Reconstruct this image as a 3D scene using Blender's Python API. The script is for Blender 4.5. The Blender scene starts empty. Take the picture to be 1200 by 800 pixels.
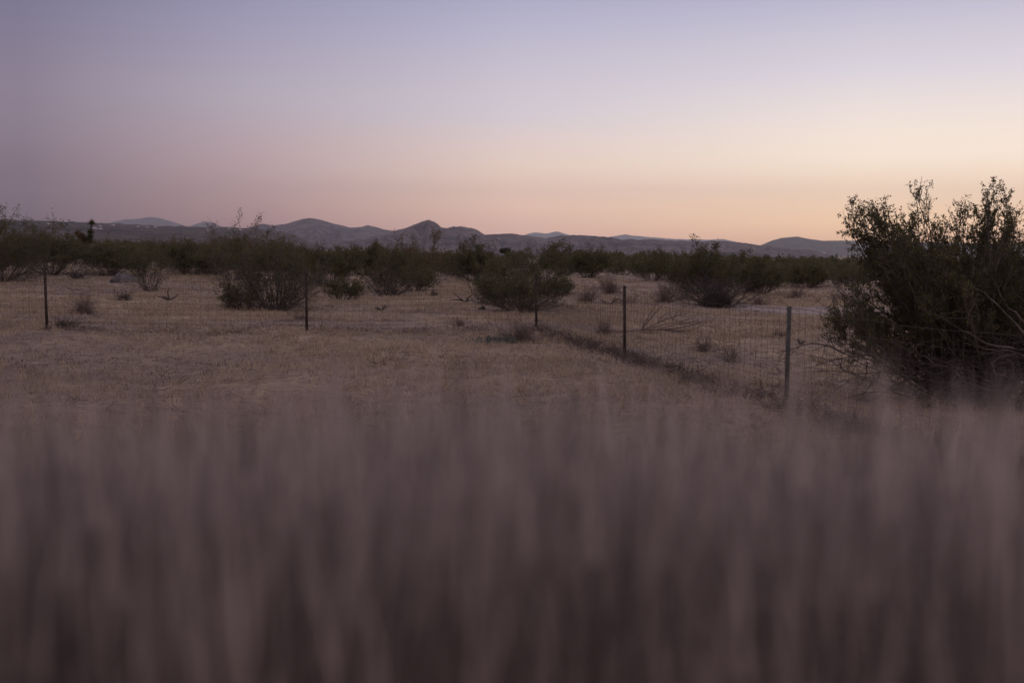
import bpy, math, random
import numpy as np
from math import radians, pi

rng = np.random.default_rng(7)
random.seed(7)
SC = bpy.context.scene
COL = SC.collection

# ---------------------------------------------------------------- camera
F = 1333.3                 # focal length in pixels of the 1200 px wide photograph (40 mm on 36 mm)
CAM_H = 1.6
PITCH = math.atan(102.0 / F)
cam_d = bpy.data.cameras.new('camera')
cam = bpy.data.objects.new('camera', cam_d)
COL.objects.link(cam)
cam_d.lens = 40.0
cam_d.sensor_width = 36.0
cam_d.sensor_fit = 'HORIZONTAL'
cam_d.clip_start = 0.05
cam_d.clip_end = 90000
cam.location = (0, 0, CAM_H)
cam.rotation_euler = (pi / 2 - PITCH, 0, 0)
cam_d.dof.use_dof = True
cam_d.dof.focus_distance = 21.0
cam_d.dof.aperture_fstop = 3.8
SC.camera = cam

# ---------------------------------------------------------------- render / exposure
SC.render.engine = 'CYCLES'
SC.view_settings.view_transform = 'Standard'
SC.view_settings.look = 'None'
SC.view_settings.exposure = 0.0
SC.view_settings.gamma = 1.0
SC.cycles.max_bounces = 5
SC.cycles.diffuse_bounces = 3
SC.cycles.glossy_bounces = 2
SC.cycles.volume_bounces = 2
SC.cycles.transparent_max_bounces = 8
SC.cycles.use_adaptive_sampling = False
SC.cycles.use_denoising = True


def lin(c):
    r = []
    for v in c:
        v /= 255.0
        r.append(v / 12.92 if v <= 0.04045 else ((v + 0.055) / 1.055) ** 2.4)
    return r


# ---------------------------------------------------------------- world (dusk sky)
W = bpy.data.worlds.new('World')
SC.world = W
W.use_nodes = True
nt = W.node_tree
nt.nodes.clear()
N = nt.nodes.new
L = nt.links.new


def math_node(tree, op, a, b=None, clamp=False):
    n = tree.nodes.new('ShaderNodeMath')
    n.operation = op
    n.use_clamp = clamp
    for i, v in enumerate((a, b)):
        if v is None:
            continue
        if isinstance(v, (int, float)):
            n.inputs[i].default_value = v
        else:
            tree.links.new(v, n.inputs[i])
    return n.outputs[0]


def ramp(tree, fac, stops, interp='LINEAR'):
    n = tree.nodes.new('ShaderNodeValToRGB')
    cr = n.color_ramp
    cr.interpolation = interp
    while len(cr.elements) > 1:
        cr.elements.remove(cr.elements[-1])
    cr.elements[0].position = stops[0][0]
    cr.elements[0].color = (*stops[0][1], 1)
    for p, c in stops[1:]:
        e = cr.elements.new(p)
        e.color = (*c, 1)
    tree.links.new(fac, n.inputs[0])
    return n.outputs[0]


tc = N('ShaderNodeTexCoord')
sep = N('ShaderNodeSeparateXYZ')
L(tc.outputs['Generated'], sep.inputs[0])
el = math_node(nt, 'MULTIPLY', math_node(nt, 'ARCSINE', sep.outputs[2]), 180 / pi)
az = math_node(nt, 'MULTIPLY', math_node(nt, 'ARCTAN2', sep.outputs[0], sep.outputs[1]), 180 / pi)
elf = math_node(nt, 'DIVIDE', math_node(nt, 'ADD', el, 2.0), 92.0, clamp=True)   # -2 deg .. 90 deg
azf = math_node(nt, 'ADD', math_node(nt, 'DIVIDE', az, 360.0), 0.5, clamp=True)


def est(e):
    return (e + 2.0) / 92.0


HAZE_K = 4.6e-5
HAZE_TOP, HAZE_END = 1100.0, 19500.0


def haze_f(e):
    t = math.tan(radians(max(e, 0.001)))
    return 1 - math.exp(-HAZE_K * min(HAZE_END, HAZE_TOP / t))


def sky_ramp(cols, haze):
    st = []
    for e, c in cols:
        c = lin(c)
        h = lin(haze)
        f = haze_f(e)
        st.append((est(e), [max(0.0, (a - f * b) / (1 - f)) for a, b in zip(c, h)]))
    return ramp(nt, elf, st)


# what the picture shows along three azimuths (elevation in degrees, display colour), haze light taken back out
LEFT = [(0.0, (112, 100, 114)), (2.0, (124, 110, 122)), (3.4, (129, 115, 128)), (5.5, (138, 124, 139)), (7.6, (140, 128, 146)),
        (12.4, (120, 117, 143)), (25, (150, 138, 152)), (90, (174, 168, 184))]
MIDL = [(0.0, (150, 122, 128)), (2.6, (173, 146, 147)), (4.2, (180, 157, 161)), (7.6, (178, 168, 181)), (12.5, (149, 146, 176)),
        (25, (165, 155, 170)), (90, (174, 168, 184))]
MID = [(0.0, (196, 160, 152)), (0.8, (205, 168, 160)), (2.3, (219, 186, 171)), (4.2, (224, 199, 187)), (6.8, (210, 199, 206)), (12.6, (170, 169, 197)),
       (25, (175, 168, 184)), (90, (174, 168, 184))]
RIGHT = [(0.0, (204, 166, 148)), (0.7, (224, 184, 158)), (1.6, (238, 201, 169)), (4.6, (243, 225, 208)), (8.5, (219, 211, 218)), (12.4, (182, 179, 202)),
         (25, (185, 177, 188)), (90, (174, 168, 184))]
BACK = [(0.0, (150, 128, 134)), (5.0, (176, 148, 150)), (12.0, (186, 162, 164)), (25, (178, 164, 172)), (90, (174, 168, 184))]
s_l = sky_ramp(LEFT, (136, 128, 142))
s_ml = sky_ramp(MIDL, (142, 134, 144))
s_m = sky_ramp(MID, (148, 139, 147))
s_r = sky_ramp(RIGHT, (155, 145, 150))
s_b = sky_ramp(BACK, (135, 127, 138))


def mix(tree, f, a, b):
    n = tree.nodes.new('ShaderNodeMix')
    n.data_type = 'RGBA'
    tree.links.new(f, n.inputs[0])
    for s, v in ((6, a), (7, b)):
        if isinstance(v, (list, tuple)):
            n.inputs[s].default_value = (*v[:3], 1)
        else:
            tree.links.new(v, n.inputs[s])
    return n.outputs[2]


def azr(a0, a1):
    n = N('ShaderNodeMapRange')
    n.interpolation_type = 'LINEAR'
    n.inputs['From Min'].default_value = a0
    n.inputs['From Max'].default_value = a1
    L(az, n.inputs['Value'])
    return n.outputs[0]


c1 = mix(nt, azr(-23.0, -12.7), s_l, s_ml)
c2 = mix(nt, azr(-12.7, 0.2), c1, s_m)
c3 = mix(nt, azr(0.2, 17.0), c2, s_r)
c4 = mix(nt, azr(60.0, 130.0), c3, s_b)        # the glow dies away into the pink belt of dusk on the other side
c5 = mix(nt, azr(-60.0, -130.0), c4, s_b)
sky = N('ShaderNodeTexSky')
sky.sky_type = 'NISHITA'
sky.sun_disc = False
sky.sun_elevation = radians(1.0)
sky.sun_rotation = radians(38.0)
skym = N('ShaderNodeMix')
skym.data_type = 'RGBA'
skym.blend_type = 'ADD'
skym.inputs[0].default_value = 0.004
L(c5, skym.inputs[6])
L(sky.outputs[0], skym.inputs[7])
bg = N('ShaderNodeBackground')
bg.inputs[1].default_value = 1.0
L(skym.outputs[2], bg.inputs[0])
wo = N('ShaderNodeOutputWorld')
L(bg.outputs[0], wo.inputs[0])

# the last warm light from beyond the horizon, very weak and soft
sd = bpy.data.lights.new('sun', 'SUN')
sd.energy = 0.10
sd.angle = radians(25)
sd.color = (1.0, 0.72, 0.52)
sun = bpy.data.objects.new('sun', sd)
COL.objects.link(sun)
from mathutils import Vector, Matrix
_dirv = Vector((math.sin(radians(38)) * math.cos(radians(6)), math.cos(radians(38)) * math.cos(radians(6)), math.sin(radians(6))))
sun.rotation_euler = _dirv.to_track_quat('Z', 'Y').to_euler()
sun.location = (60, 60, 40)

# ---------------------------------------------------------------- helpers


def _hash(ix, iy, s):
    h = (ix.astype(np.int64) * 374761393 + iy.astype(np.int64) * 668265263 + s * 982451653) & 0xFFFFFFFF
    h = ((h ^ (h >> 13)) * 1274126177) & 0xFFFFFFFF
    h = h ^ (h >> 16)
    return (h & 0xFFFFFF) / float(0xFFFFFF)


def vnoise(x, y, s=0):
    x = np.asarray(x, float)
    y = np.asarray(y, float)
    ix, iy = np.floor(x), np.floor(y)
    fx, fy = x - ix, y - iy
    fx = fx * fx * (3 - 2 * fx)
    fy = fy * fy * (3 - 2 * fy)
    a, b = _hash(ix, iy, s), _hash(ix + 1, iy, s)
    c, d = _hash(ix, iy + 1, s), _hash(ix + 1, iy + 1, s)
    return (a * (1 - fx) + b * fx) * (1 - fy) + (c * (1 - fx) + d * fx) * fy - 0.5


def fbm(x, y, s=0, o=4):
    t, a = 0, 1.0
    for i in range(o):
        t = t + a * vnoise(x * 2 ** i, y * 2 ** i, s + i * 17)
        a *= 0.5
    return t


def sstep(a, b, x):
    t = np.clip((np.asarray(x, float) - a) / (b - a), 0, 1)
    return t * t * (3 - 2 * t)


def zt(x, y):
    """Height of the desert floor."""
    x = np.asarray(x, float)
    y = np.asarray(y, float)
    d = np.hypot(x, y)
    a = x / np.maximum(np.abs(y), 0.5)
    a = np.where(y > 0.5, a, -0.6 * np.sign(-x) if np.ndim(x) == 0 else np.where(x < 0, -0.6, 0.6))
    s = 0.0035 + 0.0135 * sstep(0.03, -0.42, a) - 0.0065 * sstep(0.05, 0.3, a)
    r1 = np.clip(d - 15, 0, None)
    prof = np.minimum(r1, 200) - 0.9 * np.clip(r1 - 215, 0, 700)
    z = s * prof - 0.012 * np.clip(d - 300, 0, 700)
    w = sstep(3, 14, d)
    z = z + w * (0.11 * vnoise(x / 5.3, y / 5.3, 3) + 0.08 * vnoise(x / 1.7, y / 1.7, 5) + 0.055 * vnoise(x / 0.6, y / 0.6, 8))
    fl = np.array([(0.53, 25.4), (1.80, 18.2), (2.95, 12.26), (4.1, 6.3)])
    dist_f = np.full(np.shape(x), 9.0)
    for (ax, ay), (bx, by) in zip(fl[:-1], fl[1:]):
        tq = np.clip(((x - ax) * (bx - ax) + (y - ay) * (by - ay)) / ((bx - ax) ** 2 + (by - ay) ** 2), 0, 1)
        dist_f = np.minimum(dist_f, np.hypot(x - ax - tq * (bx - ax), y - ay - tq * (by - ay)))
    z = z + (0.085 + 0.07 * vnoise(x / 0.8, y / 0.8, 61)) * np.exp(-(dist_f / 0.28) ** 2)
    z = z + sstep(30, 60, d) * 0.55 * vnoise(x / 17, y / 17, 9)
    return z


def ray(px, py):
    u, v = (px - 600.0) / F, -(py - 400.0) / F
    cp, sp = math.cos(PITCH), math.sin(PITCH)
    return np.array([u, cp + v * sp, -sp + v * cp])


def ground_px(px, py, dmax=600.0):
    """Where the line of sight through a pixel of the photograph meets the desert floor."""
    r = ray(px, py)
    t = np.geomspace(2.0, dmax, 3000)
    h = CAM_H + r[2] * t - zt(r[0] * t, r[1] * t)
    i = np.argmax(h < 0) if (h < 0).any() else np.argmin(h)
    return float(r[0] * t[i]), float(r[1] * t[i])


def at_depth(px, py, y):
    r = ray(px, py)
    return np.array([r[0] * y / r[1], y, CAM_H + r[2] * y / r[1]])


def mesh_np(name, verts, faces, mat=None, smooth=False, mats=None, mat_idx=None):
    """faces: list of int arrays (n, k)."""
    me = bpy.data.meshes.new(name)
    verts = np.ascontiguousarray(verts, dtype=np.float32)
    me.vertices.add(len(verts))
    me.vertices.foreach_set('co', verts.ravel())
    loops = np.concatenate([f.ravel() for f in faces]).astype(np.int32)
    cnt = np.concatenate([np.full(len(f), f.shape[1]) for f in faces]).astype(np.int32)
    start = np.concatenate([[0], np.cumsum(cnt)[:-1]]).astype(np.int32)
    me.loops.add(len(loops))
    me.loops.foreach_set('vertex_index', loops)
    me.polygons.add(len(cnt))
    me.polygons.foreach_set('loop_start', start)
    me.polygons.foreach_set('loop_total', cnt)
    if smooth:
        me.polygons.foreach_set('use_smooth', np.ones(len(cnt), dtype=bool))
    for m in (mats or ([mat] if mat else [])):
        me.materials.append(m)
    if mat_idx is not None:
        me.polygons.foreach_set('material_index', np.asarray(mat_idx, dtype=np.int32))
    me.update(calc_edges=True)
    me.validate()
    return me


class MB:
    def __init__(self):
        self.v, self.f, self.n = [], [], 0

    def add(self, v, *faces):
        v = np.asarray(v, float).reshape(-1, 3)
        self.v.append(v)
        for f in faces:
            self.f.append(np.asarray(f, dtype=np.int64) + self.n)
        self.n += len(v)

    def box(self, c, s, rz=0.0, taper=1.0):
        x, y, z = s[0] / 2, s[1] / 2, s[2] / 2
        v = np.array([[-x, -y, -z], [x, -y, -z], [x, y, -z], [-x, y, -z],
                      [-x * taper, -y * taper, z], [x * taper, -y * taper, z], [x * taper, y * taper, z], [-x * taper, y * taper, z]])
        ca, sa = math.cos(rz), math.sin(rz)
        v = v @ np.array([[ca, sa, 0], [-sa, ca, 0], [0, 0, 1]]) + np.asarray(c)
        self.add(v, [[3, 2, 1, 0], [4, 5, 6, 7], [0, 1, 5, 4], [1, 2, 6, 5], [2, 3, 7, 6], [3, 0, 4, 7]])

    def tubes(self, P, R, k=4):
        """P (n, p, 3) polylines, R (n, p) radii."""
        P = np.asarray(P, float)
        R = np.asarray(R, float)
        n, p, _ = P.shape
        T = np.gradient(P, axis=1)
        T /= np.linalg.norm(T, axis=2, keepdims=True) + 1e-9
        ref = np.tile(np.array([0.31, 0.95, 0.05]), (n, 1, 1))
        A = np.cross(T, ref)
        A /= np.linalg.norm(A, axis=2, keepdims=True) + 1e-9
        B = np.cross(T, A)
        ang = np.arange(k) * 2 * pi / k
        V = P[:, :, None, :] + R[:, :, None, None] * (A[:, :, None, :] * np.cos(ang)[None, None, :, None] + B[:, :, None, :] * np.sin(ang)[None, None, :, None])
        idx = np.arange(n * p * k).reshape(n, p, k)
        q = np.stack([idx[:, :-1, :], np.roll(idx[:, :-1, :], -1, axis=2), np.roll(idx[:, 1:, :], -1, axis=2), idx[:, 1:, :]], axis=-1).reshape(-1, 4)
        self.add(V.reshape(-1, 3), q)

    def leaves(self, C, size, up=0.25, aspect=0.55):
        """small pointed leaf-shaped quads at C (n, 3)."""
        n = len(C)
        d = rng.normal(size=(n, 3))
        d[:, 2] += up
        d /= np.linalg.norm(d, axis=1, keepdims=True) + 1e-9
        s = np.cross(d, rng.normal(size=(n, 3)))
        s /= np.linalg.norm(s, axis=1, keepdims=True) + 1e-9
        sz = (np.asarray(size) * rng.uniform(0.6, 1.3, n))[:, None]
        a = C
        b = C + d * sz * 0.5 + s * sz * aspect * 0.5
        c = C + d * sz
        e = C + d * sz * 0.5 - s * sz * aspect * 0.5
        V = np.stack([a, b, c, e], axis=1).reshape(-1, 3)
        self.add(V, np.arange(4 * n).reshape(n, 4))

    def mesh(self, name, mat, smooth=False):
        return mesh_np(name, np.concatenate(self.v), self.f, mat, smooth)

    def obj(self, name, mat, parent=None, smooth=False):
        return link(name, self.mesh(name, mat, smooth), parent)


def link(name, data, parent=None):
    o = bpy.data.objects.new(name, data)
    COL.objects.link(o)
    if parent:
        o.parent = parent
    return o


def tag(o, label=None, cat=None, group=None, kind=None):
    for k, v in (('label', label), ('category', cat), ('group', group), ('kind', kind)):
        if v:
            o[k] = v
    return o


def empty(name, loc, rz=0.0, sc=1.0):
    o = link(name, None)
    o.empty_display_size = 0.3
    o.location = loc
    o.rotation_euler = (0, 0, rz)
    o.scale = (sc, sc, sc)
    return o


def copy_tree(o, parent=None):
    c = o.copy()
    COL.objects.link(c)
    c.parent = parent
    for ch in list(o.children):
        copy_tree(ch, c)
    return c


# ---------------------------------------------------------------- materials


def new_mat(name, rough=0.9, spec=0.15):
    m = bpy.data.materials.new(name)
    m.use_nodes = True
    b = m.node_tree.nodes['Principled BSDF']
    b.inputs['Roughness'].default_value = rough
    b.inputs['Specular IOR Level'].default_value = spec
    return m, m.node_tree, b


def noise(t, scale, detail=4, rough=0.55, coord=None, dist=0.0):
    n = t.nodes.new('ShaderNodeTexNoise')
    n.inputs['Scale'].default_value = scale
    n.inputs['Detail'].default_value = detail
    n.inputs['Roughness'].default_value = rough
    n.inputs['Distortion'].default_value = dist
    if coord is not None:
        t.links.new(coord, n.inputs['Vector'])
    return n.outputs[0]


def pos(t):
    return t.nodes.new('ShaderNodeNewGeometry').outputs['Position']


def objc(t):
    return t.nodes.new('ShaderNodeTexCoord').outputs['Object']


def simple(name, a, b, scale, rough=0.9, spec=0.15, island=False, lo=0.35, hi=0.65):
    m, t, bs = new_mat(name, rough, spec)
    f = noise(t, scale, 4, 0.6, objc(t))
    if island:
        g = t.nodes.new('ShaderNodeNewGeometry')
        f = math_node(t, 'ADD', math_node(t, 'MULTIPLY', f, 0.6), math_node(t, 'MULTIPLY', g.outputs['Random Per Island'], 0.4))
    c = ramp(t, f, [(lo, a), (hi, b)])
    t.links.new(c, bs.inputs['Base Color'])
    return m


def soft(name, a, b, scale, trans=0.3):
    """leaves and grass: each blade its own tint, a little light let through."""
    m, t, bs = new_mat(name, 0.85, 0.1)
    g = t.nodes.new('ShaderNodeNewGeometry')
    f = math_node(t, 'ADD', math_node(t, 'MULTIPLY', noise(t, scale, 3, 0.6, objc(t)), 0.7), math_node(t, 'MULTIPLY', g.outputs['Random Per Island'], 0.5))
    c = ramp(t, f, [(0.3, a), (0.85, b)])
    t.links.new(c, bs.inputs['Base Color'])
    tr = t.nodes.new('ShaderNodeBsdfTranslucent')
    t.links.new(c, tr.inputs[0])
    ms = t.nodes.new('ShaderNodeMixShader')
    ms.inputs[0].default_value = trans
    t.links.new(bs.outputs[0], ms.inputs[1])
    t.links.new(tr.outputs[0], ms.inputs[2])
    t.links.new(ms.outputs[0], t.nodes['Material Output'].inputs[0])
    return m


M_leaf = soft('creosote_leaf', (0.065, 0.068, 0.034), (0.16, 0.15, 0.075), 1.2, 0.35)
M_leaf_dry = soft('dry_creosote_leaf', (0.09, 0.07, 0.04), (0.20, 0.145, 0.08), 1.2, 0.35)
M_stem = simple('grey_bark', (0.065, 0.055, 0.05), (0.17, 0.15, 0.14), 9.0)
M_twig = simple('dead_twig', (0.14, 0.107, 0.096), (0.31, 0.245, 0.21), 6.0, island=True)
M_darktwig = simple('dark_twig', (0.05, 0.042, 0.042), (0.12, 0.10, 0.095), 6.0, island=True)
M_litter = simple('twig_litter', (0.09, 0.068, 0.062), (0.22, 0.165, 0.145), 6.0, island=True)
M_strw = soft('straw', (0.25, 0.195, 0.145), (0.58, 0.465, 0.34), 0.35, 0.3)
M_fgrass = soft('weathered_grass', (0.125, 0.103, 0.1), (0.62, 0.515, 0.48), 24.0, 0.45)
M_weed = soft('dusty_weed', (0.10, 0.13, 0.12), (0.19, 0.22, 0.20), 3.0, 0.2)
M_wire = simple('rusty_wire', (0.05, 0.042, 0.04), (0.11, 0.085, 0.075), 8.0, 0.7, 0.3)
M_post = simple('rusty_post_steel', (0.025, 0.02, 0.02), (0.075, 0.052, 0.044), 7.0, 0.75, 0.3)
M_postg = simple('weathered_green_steel', (0.04, 0.045, 0.042), (0.095, 0.10, 0.092), 5.0, 0.6, 0.4)
M_rock = simple('grey_rock', (0.085, 0.08, 0.085), (0.19, 0.178, 0.182), 4.0)
M_stone = simple('brown_stone', (0.14, 0.105, 0.085), (0.30, 0.235, 0.19), 3.0)
M_wall = simple('pale_stucco', (0.45, 0.42, 0.41), (0.60, 0.56, 0.54), 2.0)
M_roof = simple('pale_metal_roof', (0.40, 0.38, 0.40), (0.55, 0.52, 0.52), 2.0)
M_wood = simple('pole_wood', (0.06, 0.05, 0.045), (0.12, 0.10, 0.09), 3.0)
M_yucca = soft('yucca_leaf', (0.05, 0.06, 0.025), (0.11, 0.11, 0.05), 2.0, 0.15)
M_yuccad = soft('dead_yucca_leaf', (0.13, 0.09, 0.06), (0.22, 0.16, 0.10), 2.0, 0.15)
M_tree = soft('far_tree_leaf', (0.03, 0.034, 0.016), (0.06, 0.062, 0.03), 0.4, 0.15)

# ground
m, t, bs = new_mat('desert_soil', 0.95, 0.08)
M_ground = m
P_ = pos(t)
n_big = noise(t, 0.16, 5, 0.6, P_)
n_mid = noise(t, 1.1, 6, 0.65, P_, 0.3)
n_fine = noise(t, 9.0, 6, 0.7, P_)
n_grit = noise(t, 42.0, 4, 0.75, P_)
c_a = ramp(t, n_mid, [(0.3, (0.32, 0.235, 0.17)), (0.5, (0.43, 0.325, 0.23)), (0.72, (0.53, 0.41, 0.285))])
c_b = ramp(t, n_mid, [(0.3, (0.22, 0.17, 0.15)), (0.7, (0.36, 0.285, 0.24))])
c_m = mix(t, ramp(t, n_big, [(0.42, (0, 0, 0)), (0.6, (1, 1, 1))]), c_a, c_b)
f_d = ramp(t, n_fine, [(0.36, (0.42, 0.40, 0.42)), (0.52, (1, 1, 1))])
mm = t.nodes.new('ShaderNodeMix')
mm.data_type = 'RGBA'
mm.blend_type = 'MULTIPLY'
mm.inputs[0].default_value = 0.75
t.links.new(c_m, mm.inputs[6])
t.links.new(f_d, mm.inputs[7])
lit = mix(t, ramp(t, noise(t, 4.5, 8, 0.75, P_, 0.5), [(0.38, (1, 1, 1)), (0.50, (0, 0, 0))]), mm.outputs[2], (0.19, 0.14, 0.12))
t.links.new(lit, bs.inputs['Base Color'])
bp = t.nodes.new('ShaderNodeBump')
bp.inputs['Strength'].default_value = 0.9
bp.inputs['Distance'].default_value = 0.06
t.links.new(math_node(t, 'ADD', n_fine, math_node(t, 'MULTIPLY', n_grit, 0.4)), bp.inputs['Height'])
t.links.new(bp.outputs[0], bs.inputs['Normal'])

# dirt track
m, t, bs = new_mat('packed_dirt', 0.9, 0.1)
M_road = m
c = ramp(t, noise(t, 2.2, 6, 0.65, pos(t)), [(0.3, (0.25, 0.20, 0.19)), (0.7, (0.36, 0.295, 0.27))])
t.links.new(c, bs.inputs['Base Color'])


def hill_mat(name, a, b, dark, scale):
    m, t, bs = new_mat(name, 0.95, 0.05)
    p = pos(t)
    f1 = noise(t, scale, 6, 0.62, p, 0.6)
    f2 = noise(t, scale * 14, 5, 0.7, p)
    c = ramp(t, f1, [(0.36, a), (0.62, b)])
    sp = ramp(t, f2, [(0.40, (0, 0, 0)), (0.56, (1, 1, 1))])
    c = mix(t, sp, dark, c)
    t.links.new(c, bs.inputs['Base Color'])
    return m


M_hill = hill_mat('rocky_hill', (0.10, 0.088, 0.102), (0.30, 0.24, 0.235), (0.08, 0.071, 0.083), 0.010)
M_bajada = hill_mat('scrub_slope', (0.07, 0.062, 0.06), (0.20, 0.16, 0.145), (0.03, 0.03, 0.029), 0.0045)
M_far = hill_mat('far_range', (0.12, 0.105, 0.105), (0.17, 0.15, 0.14), (0.10, 0.09, 0.09), 0.0015)

# ---------------------------------------------------------------- ground sheet (one sheet, reaches the horizon)
fr = np.linspace(-0.72, 0.72, 640)                     # fine fan in front (radians from +y)
rest = np.linspace(0.72, 2 * pi - 0.72, 90)[1:-1]
azs = np.concatenate([fr, rest])
rad = np.concatenate([np.linspace(0.0, 4, 10)[1:], np.geomspace(4.15, 70, 360), np.geomspace(71, 600, 190), np.geomspace(620, 60000, 50)])
RR, AA = np.meshgrid(rad, azs, indexing='ij')
X, Y = RR * np.sin(AA), RR * np.cos(AA)
Z = zt(X, Y)
nr, na = X.shape
idx = np.arange(nr * na).reshape(nr, na) + 1
V = np.concatenate([[[0, 0, float(zt(np.array([0.0]), np.array([0.01]))[0])]], np.stack([X, Y, Z], -1).reshape(-1, 3)])
q = np.stack([idx[:-1], idx[1:], np.roll(idx[1:], -1, 1), np.roll(idx[:-1], -1, 1)], -1).reshape(-1, 4)
tri = np.stack([np.zeros(na, int), idx[0], np.roll(idx[0], -1)], -1)
g = link('ground', mesh_np('ground', V, [q[:, ::-1], tri[:, ::-1]], M_ground, True))
tag(g, 'sandy desert floor with tan and grey soil running to the hills', 'ground', kind='structure')

# dirt track behind the fence
cl = np.array([(5.8, 37.0), (8.6, 34.0), (10.4, 31.2), (14.0, 29.0), (20.0, 27.5), (28.0, 27.0), (40, 27)])
tt = np.linspace(0, len(cl) - 1, 120)
cx = np.interp(tt, np.arange(len(cl)), cl[:, 0])
cy = np.interp(tt, np.arange(len(cl)), cl[:, 1])
k_ = np.ones(13) / 13
cx[6:-6] = np.convolve(cx, k_, 'valid')
cy[6:-6] = np.convolve(cy, k_, 'valid')
tx, ty = np.gradient(cx), np.gradient(cy)
ln = np.hypot(tx, ty)
nx_, ny_ = -ty / ln, tx / ln
w_ = np.linspace(-1, 1, 13)
wid = (0.9 + 1.3 * sstep(0, 25, np.arange(120)))[:, None] * (1 + 0.22 * vnoise(cx * 0.9, cy * 0.9, 4)[:, None])
RX = cx[:, None] + nx_[:, None] * w_ * wid
RY = cy[:, None] + ny_[:, None] * w_ * wid
RZ = zt(RX, RY) + 0.03 - 0.05 * (np.abs(w_) > 0.95)
i2 = np.arange(120 * 13).reshape(120, 13)
q = np.stack([i2[:-1, :-1], i2[:-1, 1:], i2[1:, 1:], i2[1:, :-1]], -1).reshape(-1, 4)
o = link('dirt_track', mesh_np('dirt_track', np.stack([RX, RY, RZ], -1).reshape(-1, 3), [q], M_road, True))
tag(o, 'smooth grey dirt track beyond the fence by the big shrub', 'track', kind='structure')

# ---------------------------------------------------------------- hills and ranges
RANGES = {}


def ridge(name, pts, D, depth, mat, label, gully=0.25, gscale=6.0, nrow=26, seed=1, foot=-14.0, convex=1.0, step=2.2, jag=0.4):
    pts = np.array(pts, float)
    px = np.arange(pts[0, 0], pts[-1, 0] + 0.1, step)
    py = np.interp(px, pts[:, 0], pts[:, 1]) + jag * fbm(px / 9.0, px * 0, seed + 40, 4)
    a = np.arctan((px - 600) / F)
    # height of the skyline above the camera at depth y = D
    zc = np.array([at_depth(p, q_, D)[2] for p, q_ in zip(px, py)])
    rows_t = np.concatenate([np.linspace(0, 1, nrow), np.linspace(1, 0, 6)[1:]])
    Vr = []
    for j, t_ in enumerate(rows_t):
        back = j >= nrow
        y = D - depth * (1 - t_) if not back else D + depth * 0.5 * (1 - t_)
        prof = t_ ** convex
        gl = (1 - np.abs(2 * vnoise(px / gscale + 0.8 * math.sin(3 * t_), t_ * 2.2 + px * 0, seed))) - 0.5 + 0.5 * vnoise(px / (gscale * 0.35), t_ * 6 + px * 0, seed + 3)
        h = foot + (zc - foot) * np.clip(prof + gully * gl * math.sin(pi * t_) * 0.55, 0, 1.0)
        y_ = y + 0 * px
        Vr.append(np.stack([y_ * (px - 600) / F / (math.cos(PITCH) + 0 * px), y_, h], -1))
    Vr = np.array(Vr)
    nr_, nc_, _ = Vr.shape
    ii = np.arange(nr_ * nc_).reshape(nr_, nc_)
    q = np.stack([ii[:-1, :-1], ii[:-1, 1:], ii[1:, 1:], ii[1:, :-1]], -1).reshape(-1, 4)
    o = link(name, mesh_np(name, Vr.reshape(-1, 3), [q], mat, True))
    tag(o, label, 'hills', kind='structure')
    RANGES[name] = (px, Vr[:nrow])
    return o


def on_range(name, px, py):
    pxs, Vr = RANGES[name]
    j = int(np.argmin(np.abs(pxs - px)))
    c = Vr[:, j, :]
    t = PITCH
    v = ((c[:, 2] - CAM_H) * math.cos(t) + c[:, 1] * math.sin(t)) / (c[:, 1] * math.cos(t) - (c[:, 2] - CAM_H) * math.sin(t))
    i = int(np.argmin(np.abs((400 - F * v) - py)))
    return c[i].copy()


ridge('bajada_slope', [(-420, 246), (-200, 250), (-60, 254), (0, 257), (60, 259), (130, 262), (200, 265), (300, 267), (345, 274), (380, 290), (410, 304)], 2900, 2300, M_bajada,
      'long dark scrub slope rising behind the shrubs with tiny houses', 0.05, 14, 30, 3, jag=1.6)
ridge('middle_mountain', [(250, 288), (275, 272), (295, 266.5), (310, 262), (320, 264), (335, 263), (345, 260), (357, 256.5), (365, 255.5), (378, 257.5), (390, 261.5), (400, 263.5), (410, 266.5),
                          (425, 266), (432, 264), (445, 267), (455, 269.5), (475, 272), (500, 280), (520, 296)], 5600, 1900, M_hill,
      'low grey mountain with a rounded summit', 0.35, 13, 26, 5, jag=0.7)
ridge('rocky_hill', [(300, 303), (345, 293), (385, 285), (430, 279), (455, 273), (470, 269), (485, 264.5), (495, 260), (503, 257.6), (510, 260.6), (518, 266), (525, 267), (532, 265), (545, 265.5), (552, 267), (562, 271),
                     (569, 275), (600, 274), (612, 275), (625, 277.5), (640, 279.5), (655, 276.5), (670, 275), (700, 277), (730, 280.5), (790, 281.5), (830, 283), (850, 281.8), (858, 283),
                     (880, 286), (915, 290), (935, 292.5), (952, 294), (965, 298), (990, 304), (1010, 309)], 2500, 800, M_hill,
      'dark rocky hill with a pointed top and a long low ridge', 0.5, 14, 40, 11, convex=0.9, jag=1.3, step=1.6)
ridge('mesa_ridge', [(840, 303), (870, 294), (893, 286), (905, 281), (915, 278.5), (932, 277), (945, 280), (960, 282), (1000, 282), (1030, 283), (1100, 284), (1200, 287), (1320, 291), (1450, 300)],
      7200, 1800, M_far, 'blue grey long mountain behind the big shrub', 0.12, 12, 18, 21)
ridge('blue_range', [(100, 275), (128, 262), (150, 257), (166, 256.5), (180, 254.2), (190, 255.5), (200, 258), (215, 263), (220, 265), (226, 265), (235, 261.5), (243, 260), (252, 260.5),
                     (262, 265), (280, 272), (300, 282)], 14500, 2600, M_far, 'pale blue far range with a smooth hump', 0.06, 12, 12, 31)
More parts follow.
